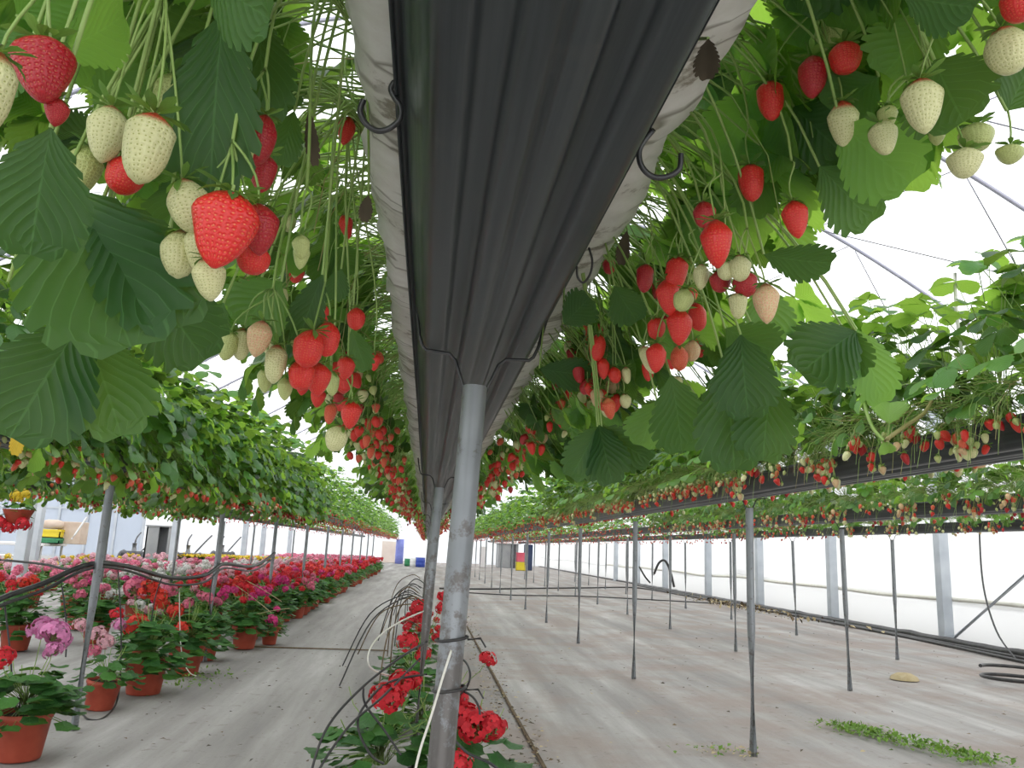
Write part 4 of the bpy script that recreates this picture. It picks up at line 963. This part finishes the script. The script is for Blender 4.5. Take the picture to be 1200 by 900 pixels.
line_thing('wall_hose', [at_x(*p) for p in ((1148, 560, 7.75), (1148, 630, 7.75), (1153, 690, 7.7), (1168, 740, 7.6), (1190, 772, 7.45))], .012, 'wire', 'thin grey hose hanging down beside the braced column to the floor', 'hose')
line_thing('arched_hose', [at_y(px, py, 19.8) for px, py in ((766, 674), (772, 660), (779, 657), (785, 668), (790, 688))], .03, 'black_pipe', 'grey hose arching up from the debris by the far right wall', 'hose')
line_thing('arched_hose', [at_y(px, py, 18.6) for px, py in ((749, 664), (756, 676), (762, 683))], .02, 'black_pipe', 'short dark hose slanting down behind a post at right', 'hose')
mb = MB(); pts = []
for i in range(150):
    y = 6 + i * .16; pts.append(V((7.745 + .02 * noise.noise(V((y * 1.3, 0, 0))), y, .035 + .02 * noise.noise(V((0, y * 2, 3))))))
tube(mb, pts, .055, n=9, mat='black_pipe'); o = link('film_roll', mb.mesh('film_roll')); tag(o, 'rumpled black film rolled along the foot of the white right wall', 'film')
# litter, weeds
line_thing('curtain_roll', [V((8.02, 6 + 1.6 * i, .62 + .05 * noise.noise(V((3, i * .5, 1))))) for i in range(20)], .032, 'white_cord', 'rolled edge of the white side curtain running along the right wall at knee height', 'curtain roll', sub=3, n=8)
def flakes(name, n, fn, mats, size, label, cat, seed, stand=.2):
    mb = MB(); rr = random.Random(seed)
    for i in range(n):
        p = fn(rr); k = size * rr.uniform(.4, 1.4)
        leaf_simple(mb, V((p[0], p[1], .012 + rr.random() * .012)), V((rr.gauss(0, 1), rr.gauss(0, 1), rr.uniform(0, stand))), V((rr.gauss(0, .3), rr.gauss(0, .3), 1)), k, k * rr.uniform(.3, .8), rr.choice(mats), rr.random())
    o = link(name, mb.mesh(name)); o['kind'] = 'stuff'; tag(o, label, cat)
flakes('leaf_litter', 900, lambda r: (.62 + r.gauss(0, .09) + .0, 3.6 + 12 * r.random() ** 1.5), ('debris', 'straw', 'dead'), .03, 'strip of dry brown litter along the mat seam right of the middle row', 'litter', 1)
flakes('leaf_litter', 260, lambda r: (r.uniform(-1.7, .6), 3.8 + 10 * r.random() ** 1.5), ('debris', 'dead'), .028, 'scattered dead leaves on the left path', 'litter', 2)
flakes('leaf_litter', 420, lambda r: (r.uniform(.8, 7), 4 + 14 * r.random() ** 1.4), ('debris', 'straw', 'dead'), .03, 'scattered dry leaf scraps on the right-hand floor', 'litter', 3)
flakes('leaf_litter', 500, lambda r: (7.3 + r.gauss(0, .25), 18.5 + r.gauss(0, 2.0)), ('debris', 'dead', 'straw'), .09, 'dark heap of dry debris at the foot of the far right wall', 'litter', 4, 1.2)
flakes('weeds', 1100, lambda r: ((lambda t, g: (2.86 + .42 * t + g * .09, 5.66 - 1.0 * t + r.gauss(0, .07)))(r.random(), r.gauss(0, 1))), ('weed',), .035, 'bright green weeds sprouting on the right-hand floor', 'weeds', 5, 1.2)
flakes('weeds', 90, lambda r: (1.75 + r.gauss(0, .12), 4.82 + r.gauss(0, .06)), ('weed', 'straw'), .03, 'few weeds and straw round the foot of the nearest right-hand post', 'weeds', 6, .8)
flakes('weeds', 160, lambda r: (-1.72 + r.gauss(0, .12), 6.9 + r.gauss(0, .3)), ('weed',), .035, 'small weeds in front of the scarlet geranium pots', 'weeds', 7, 1.0)
mb = MB(); tube(mb, [V((.68, 3.2, .008)), V((.66, 6, .008)), V((.64, 12, .008))], .012, n=4, mat='debris'); o = struct('trim_1', mb.mesh('trim_1'))
mb = MB(); box(mb, -1.75, -.35, 9.05, 9.075, -.004, .006, 'debris'); struct('trim_2', mb.mesh('trim_2'))
mb = MB(); lathe(mb, [(.004, .07), (.07, .062), (.12, .035), (.135, .004)], 'straw', 12); o = link('stone', mb.mesh('stone'), None, (4.75, 7.95, 0)); tag(o, 'pale rounded stone lying on the right-hand floor near the hose coil', 'stone')

# ------------------------------------------------------------------ left background
M['yellow_plastic'] = plain('yellow_plastic', (.80, .62, .02), (.85, .68, .04), .4)
M['green_plastic'] = plain('green_plastic', (.03, .22, .10), (.05, .30, .12), .5)
M['lime_plastic'] = plain('lime_plastic', (.16, .62, .06), (.2, .7, .08), .4)
M['white_paint'] = plain('white_paint', (.76, .76, .75), (.82, .82, .81), .5)
M['sack'] = plain('beige_sack', (.60, .46, .36), (.70, .58, .48), .8, 6, bmp=.3)
M['grey_panel'] = plain('grey_panel', (.28, .29, .30), (.36, .37, .37), .6, 2)
M['dark'] = plain('dark_machine', (.04, .042, .045), (.12, .12, .13), .6, 4)
M['blue_plastic'] = plain('blue_plastic', (.03, .07, .42), (.05, .10, .5), .4)
M['navy'] = plain('navy_door', (.025, .045, .11), (.035, .06, .14), .5)
M['lilac_panel'] = plain('lilac_panel', (.20, .24, .66), (.26, .30, .72), .5)
M['pink_cloth'] = plain('pink_cloth', (.72, .10, .16), (.80, .18, .24), .8, 2)
M['peach'] = plain('peach_board', (.72, .60, .52), (.80, .70, .62), .7, 2)
M['glass_pane'] = film_mat('blueish_pane', .25, (.62, .68, .77), .4)
def table(x0, x1, y0, y1, z, label):
    t = thing('bench', (0, 0, 0), label, 'bench')
    mb = MB(); box(mb, x0, x1, y0, y1, z - .06, z, 'white_paint', bev=.008); link('bench_top', mb.mesh('bench_top'), t)
    for x in (x0 + .08, x1 - .08):
        for y in (y0 + .08, y1 - .08):
            mb = MB(); tube(mb, [V((x, y, 0)), V((x, y, z - .06))], .03, n=6, mat='white_paint'); link('leg', mb.mesh('leg'), t)
def crate(p, sx, sy, sz, mat, label, name='crate'):
    t = thing(name, p, label, name.replace('_', ' '))
    mb = MB(); w = .02
    box(mb, -sx, sx, -sy, sy, 0, .02, mat); box(mb, -sx, -sx + w, -sy, sy, 0, sz, mat); box(mb, sx - w, sx, -sy, sy, 0, sz, mat); box(mb, -sx, sx, -sy, -sy + w, 0, sz, mat); box(mb, -sx, sx, sy - w, sy, 0, sz, mat)
    link('body', mb.mesh('body', False), t)
    mb = MB(); e = .015
    box(mb, -sx - e, sx + e, -sy - e, -sy, sz - .05, sz, mat); box(mb, -sx - e, sx + e, sy, sy + e, sz - .05, sz, mat); box(mb, -sx - e, -sx, -sy, sy, sz - .05, sz, mat); box(mb, sx, sx + e, -sy, sy, sz - .05, sz, mat)
    link('rim', mb.mesh('rim', False), t); return t
table(-10.6, -8.4, 19.2, 20.4, .82, 'long white bench with crates on it at far left')
bx = at_y(62, 622, 19.8).x
crate((bx, 19.7, .82), .30, .22, .12, 'green_plastic', 'flat green tray under the yellow crate on the white bench')
crate((bx, 19.7, .945), .29, .2, .19, 'yellow_plastic', 'bright yellow crate on the white bench at far left')
crate((bx - .42, 19.6, .82), .1, .12, .16, 'lime_plastic', 'small lime-green box beside the green tray at far left', 'box')
mb = MB(); lathe(mb, [(.01, 0), (.22, .01), (.27, .08), (.24, .17), (.1, .21), (.01, .21)], 'sack', 14); o = link('sack', mb.mesh('sack'), None, (bx + .02, 19.7, 1.14)); tag(o, 'beige sack slumped on top of the yellow crate', 'sack')
for k, (px, w, h, y, mat, lab) in enumerate(((87, .26, .5, 19.9, 'sack', 'beige cardboard box standing on the white bench right of the crates'),)):
    x = at_y(px, 612, y).x; mb = MB(); box(mb, x - w, x + w, y - .2, y + .2, .82, .82 + h, mat, bev=.01); o = link('cardboard_box', mb.mesh('cardboard_box')); tag(o, lab, 'box')
line_thing('leaning_pole', [at_y(84, 632, 18.8), at_y(93, 619, 18.9), at_y(102, 606, 19.0)], .02, 'white_paint', 'white pole leaning against the bench at far left', 'pole', sub=2)
# glazed partition far left
t = thing('glazed_partition', (0, 0, 0), 'grey framed glazed partition behind the crates at far left', 'partition')
for k in range(9):
    x = -17.5 + k * .95
    mb = MB(); box(mb, x - .04, x + .04, 29.95, 30.05, 0, 3.4, 'column'); link('mullion', mb.mesh('mullion'), t)
    if k < 8:
        mb = MB(); box(mb, x + .04, x + .91, 29.99, 30.01, .3, 3.3, 'glass_pane'); link('pane', mb.mesh('pane'), t)
for z in (.28, 1.9, 3.34):
    mb = MB(); box(mb, -17.5, -9.9, 29.96, 30.04, z - .03, z + .03, 'column'); link('rail', mb.mesh('rail'), t)
# grey open cabinet
p0, p1 = at_y(178, 617, 24), at_y(199, 634, 24)
t = thing('cabinet', ((p0.x + p1.x) / 2, 24, 0), 'grey open-fronted cabinet behind the flower beds at left', 'cabinet')
w = (p1.x - p0.x) / 2 + .05; h = p0.z
mb = MB()
for a in ((-w, -w + .04, -.25, .25, 0, h), (w - .04, w, -.25, .25, 0, h), (-w, w, .21, .25, 0, h), (-w, .02, -.25, -.21, 0, h)): box(mb, *a, 'grey_panel')
link('body', mb.mesh('body', False), t)
mb = MB(); box(mb, -w - .03, w + .03, -.28, .28, h, h + .04, 'grey_panel'); link('top', mb.mesh('top', False), t)
mb = MB(); box(mb, 0, w, -.22, .2, .45, .48, 'grey_panel'); link('shelf', mb.mesh('shelf', False), t)
# machinery silhouettes
def cultivator(px, y, label):
    x = at_y(px, 640, y).x; t = thing('cultivator', (x, y, 0), label, 'machine')
    mb = MB(); box(mb, -.35, .35, -.25, .25, .35, .62, 'dark', bev=.05); link('engine', mb.mesh('engine'), t)
    for s in (-1, 1):
        mb = MB(); c = [V((s * .32, .34 * cos(a * pi / 8), .3 + .3 * sin(a * pi / 8))) for a in range(17)]; tube(mb, c, .06, n=6, mat='dark', cap=False); link('wheel', mb.mesh('wheel'), t)
        mb = MB(); tube(mb, smooth_path([V((s * .1, .2, .6)), V((s * .25, .7, .95)), V((s * .3, 1.2, 1.15))], 4), .025, n=6, mat='dark'); link('handlebar', mb.mesh('handlebar'), t)
    mb = MB(); tube(mb, [V((0, -.1, .6)), V((0, -.1, .85))], .09, .07, 8, 'grey_panel'); link('exhaust', mb.mesh('exhaust'), t)
cultivator(222, 25, 'dark garden machine beyond the flower beds, right of the grey cabinet')
cultivator(159, 25, 'dark low machine left of the grey cabinet beyond the flower beds')
cultivator(262, 30, 'dark machine far behind the pink flowers and left posts')
# hanging basket
p = at_y(22, 598, 6.2); t = thing('hanging_basket', p, 'hanging basket of yellow and red flowers at the left edge', 'hanging basket')
mb = MB(); lathe(mb, [(.004, -.10), (.06, -.09), (.10, 0), (.105, .005), (.095, .0), (.004, -.01)], 'pot', 16); link('basket', mb.mesh('basket'), t)
rr = random.Random(3); mb = MB()
for i in range(34):
    a = rr.uniform(0, 6.28); q = rr.uniform(.02, .11); round_leaf(mb, V((cos(a) * q, sin(a) * q, rr.uniform(-.03, .06))), V((cos(a), sin(a), rr.uniform(-1, .2))), V((cos(a) * .5, sin(a) * .5, 1)), rr.uniform(.018, .03), rr.random(), rr)
link('foliage', mb.mesh('foliage'), t)
for (x, z, co, r) in ((-.01, .10, 'yellow', .042), (.045, .11, 'yellow', .04), (.01, .075, 'yellow', .035), (-.09, -.10, 'red', .06), (-.03, -.13, 'red', .05), (.06, -.10, 'red', .06)):
    o = link('flower_head', HEADS[co][0], t, (x, -.04, z)); o.scale = (r, r, r); o['label'] = f'{co} flower head'
for a in (0, 2.1, 4.2):
    mb = MB(); tube(mb, [V((cos(a) * .10, sin(a) * .10, 0)), V((0, 0, .42))], .002, n=4, mat='wire'); link('hanger_wire', mb.mesh('hanger_wire'), t)
# ------------------------------------------------------------------ far end
def panel(name, px0, px1, py0, py1, y, dep, mat, label, cat, ground=True):
    a, b = at_y(px0, py0, y), at_y(px1, py1, y); z0 = 0 if ground else b.z
    mb = MB(); box(mb, a.x, b.x, y, y + dep, z0, a.z, mat, bev=.02); o = link(name, mb.mesh(name)); tag(o, label, cat); return o
def drum(px, y, r, h, mat, label):
    mb = MB(); lathe(mb, [(.01, 0), (r, .01), (r, h * .3), (r * 1.04, h * .33), (r, h * .36), (r, h * .64), (r * 1.04, h * .67), (r, h * .7), (r * .97, h), (.01, h)], mat, 18)
    o = link('drum', mb.mesh('drum'), None, (at_y(px, 650, y).x, y, 0)); tag(o, label, 'drum')
drum(468, 50, .24, 1.45, 'lilac_panel', 'tall blue-violet drum at the far end of the left path')
drum(493, 44, .26, .50, 'blue_plastic', 'small blue drum on the floor at the far end of the left path')
drum(485, 44, .18, .45, 'white_paint', 'small white drum beside the blue one at the far end')
drum(478, 45, .16, .4, 'green_plastic', 'small green drum left of the white one at the far end')
panel('board', 448, 464, 634, 652, 52, .05, 'peach', 'peach coloured board at the far end behind the left geraniums', 'board')
t = thing('shed', (0, 0, 0), 'grey shed with a dark doorway at the far end on the right', 'shed')
a, b = at_y(585, 637, 50), at_y(607, 660, 50)
mb = MB(); box(mb, a.x, b.x, 50, 52, 0, a.z, 'grey_panel', bev=.02); link('wall_panel', mb.mesh('wall_panel'), t)
mb = MB(); box(mb, a.x - .15, b.x + .15, 49.85, 52.1, a.z, a.z + .1, 'white_paint', bev=.02); link('roof_panel', mb.mesh('roof_panel'), t)
a, b = at_y(599, 638, 50), at_y(604, 660, 50)
mb = MB(); box(mb, a.x, b.x, 49.95, 50.0, 0, a.z, 'dark'); link('doorway_leaf', mb.mesh('doorway_leaf'), t)
panel('locker', 615, 624, 638, 658, 46, .4, 'navy', 'dark blue locker at the far end right of the shed', 'locker')
panel('banner', 541, 552, 634, 663, 48, .06, 'pink_cloth', 'pinkish red cloth banner at the far end right of the middle posts', 'banner')
crate((at_y(611, 650, 45).x, 45, 0), .28, .2, .45, 'yellow_plastic', 'yellow crate at the far end beside the dark blue locker')
crate((at_y(611, 650, 45).x, 45, .46), .26, .2, .5, 'pink_cloth', 'red crate stacked on the yellow one at the far end')
panel('locker', 563, 570, 640, 660, 49, .4, 'white_paint', 'white cabinet at the far end left of the grey shed', 'locker')

# ------------------------------------------------------------------ light
sc = bpy.context.scene
w = bpy.data.worlds.new('overcast'); sc.world = w; w.use_nodes = True; nt = w.node_tree; nt.nodes.clear()
out = nt.nodes.new('ShaderNodeOutputWorld'); bg = nt.nodes.new('ShaderNodeBackground'); bg.inputs[0].default_value = (.97, .985, 1.0, 1); bg.inputs[1].default_value = 1.9
nt.links.new(bg.outputs[0], out.inputs[0])
sc.view_settings.view_transform = 'Standard'; sc.view_settings.look = 'None'; sc.view_settings.gamma = 1; sc.view_settings.use_curve_mapping = False
sc.view_settings.exposure = 0.0
sc.cycles.use_denoising = True
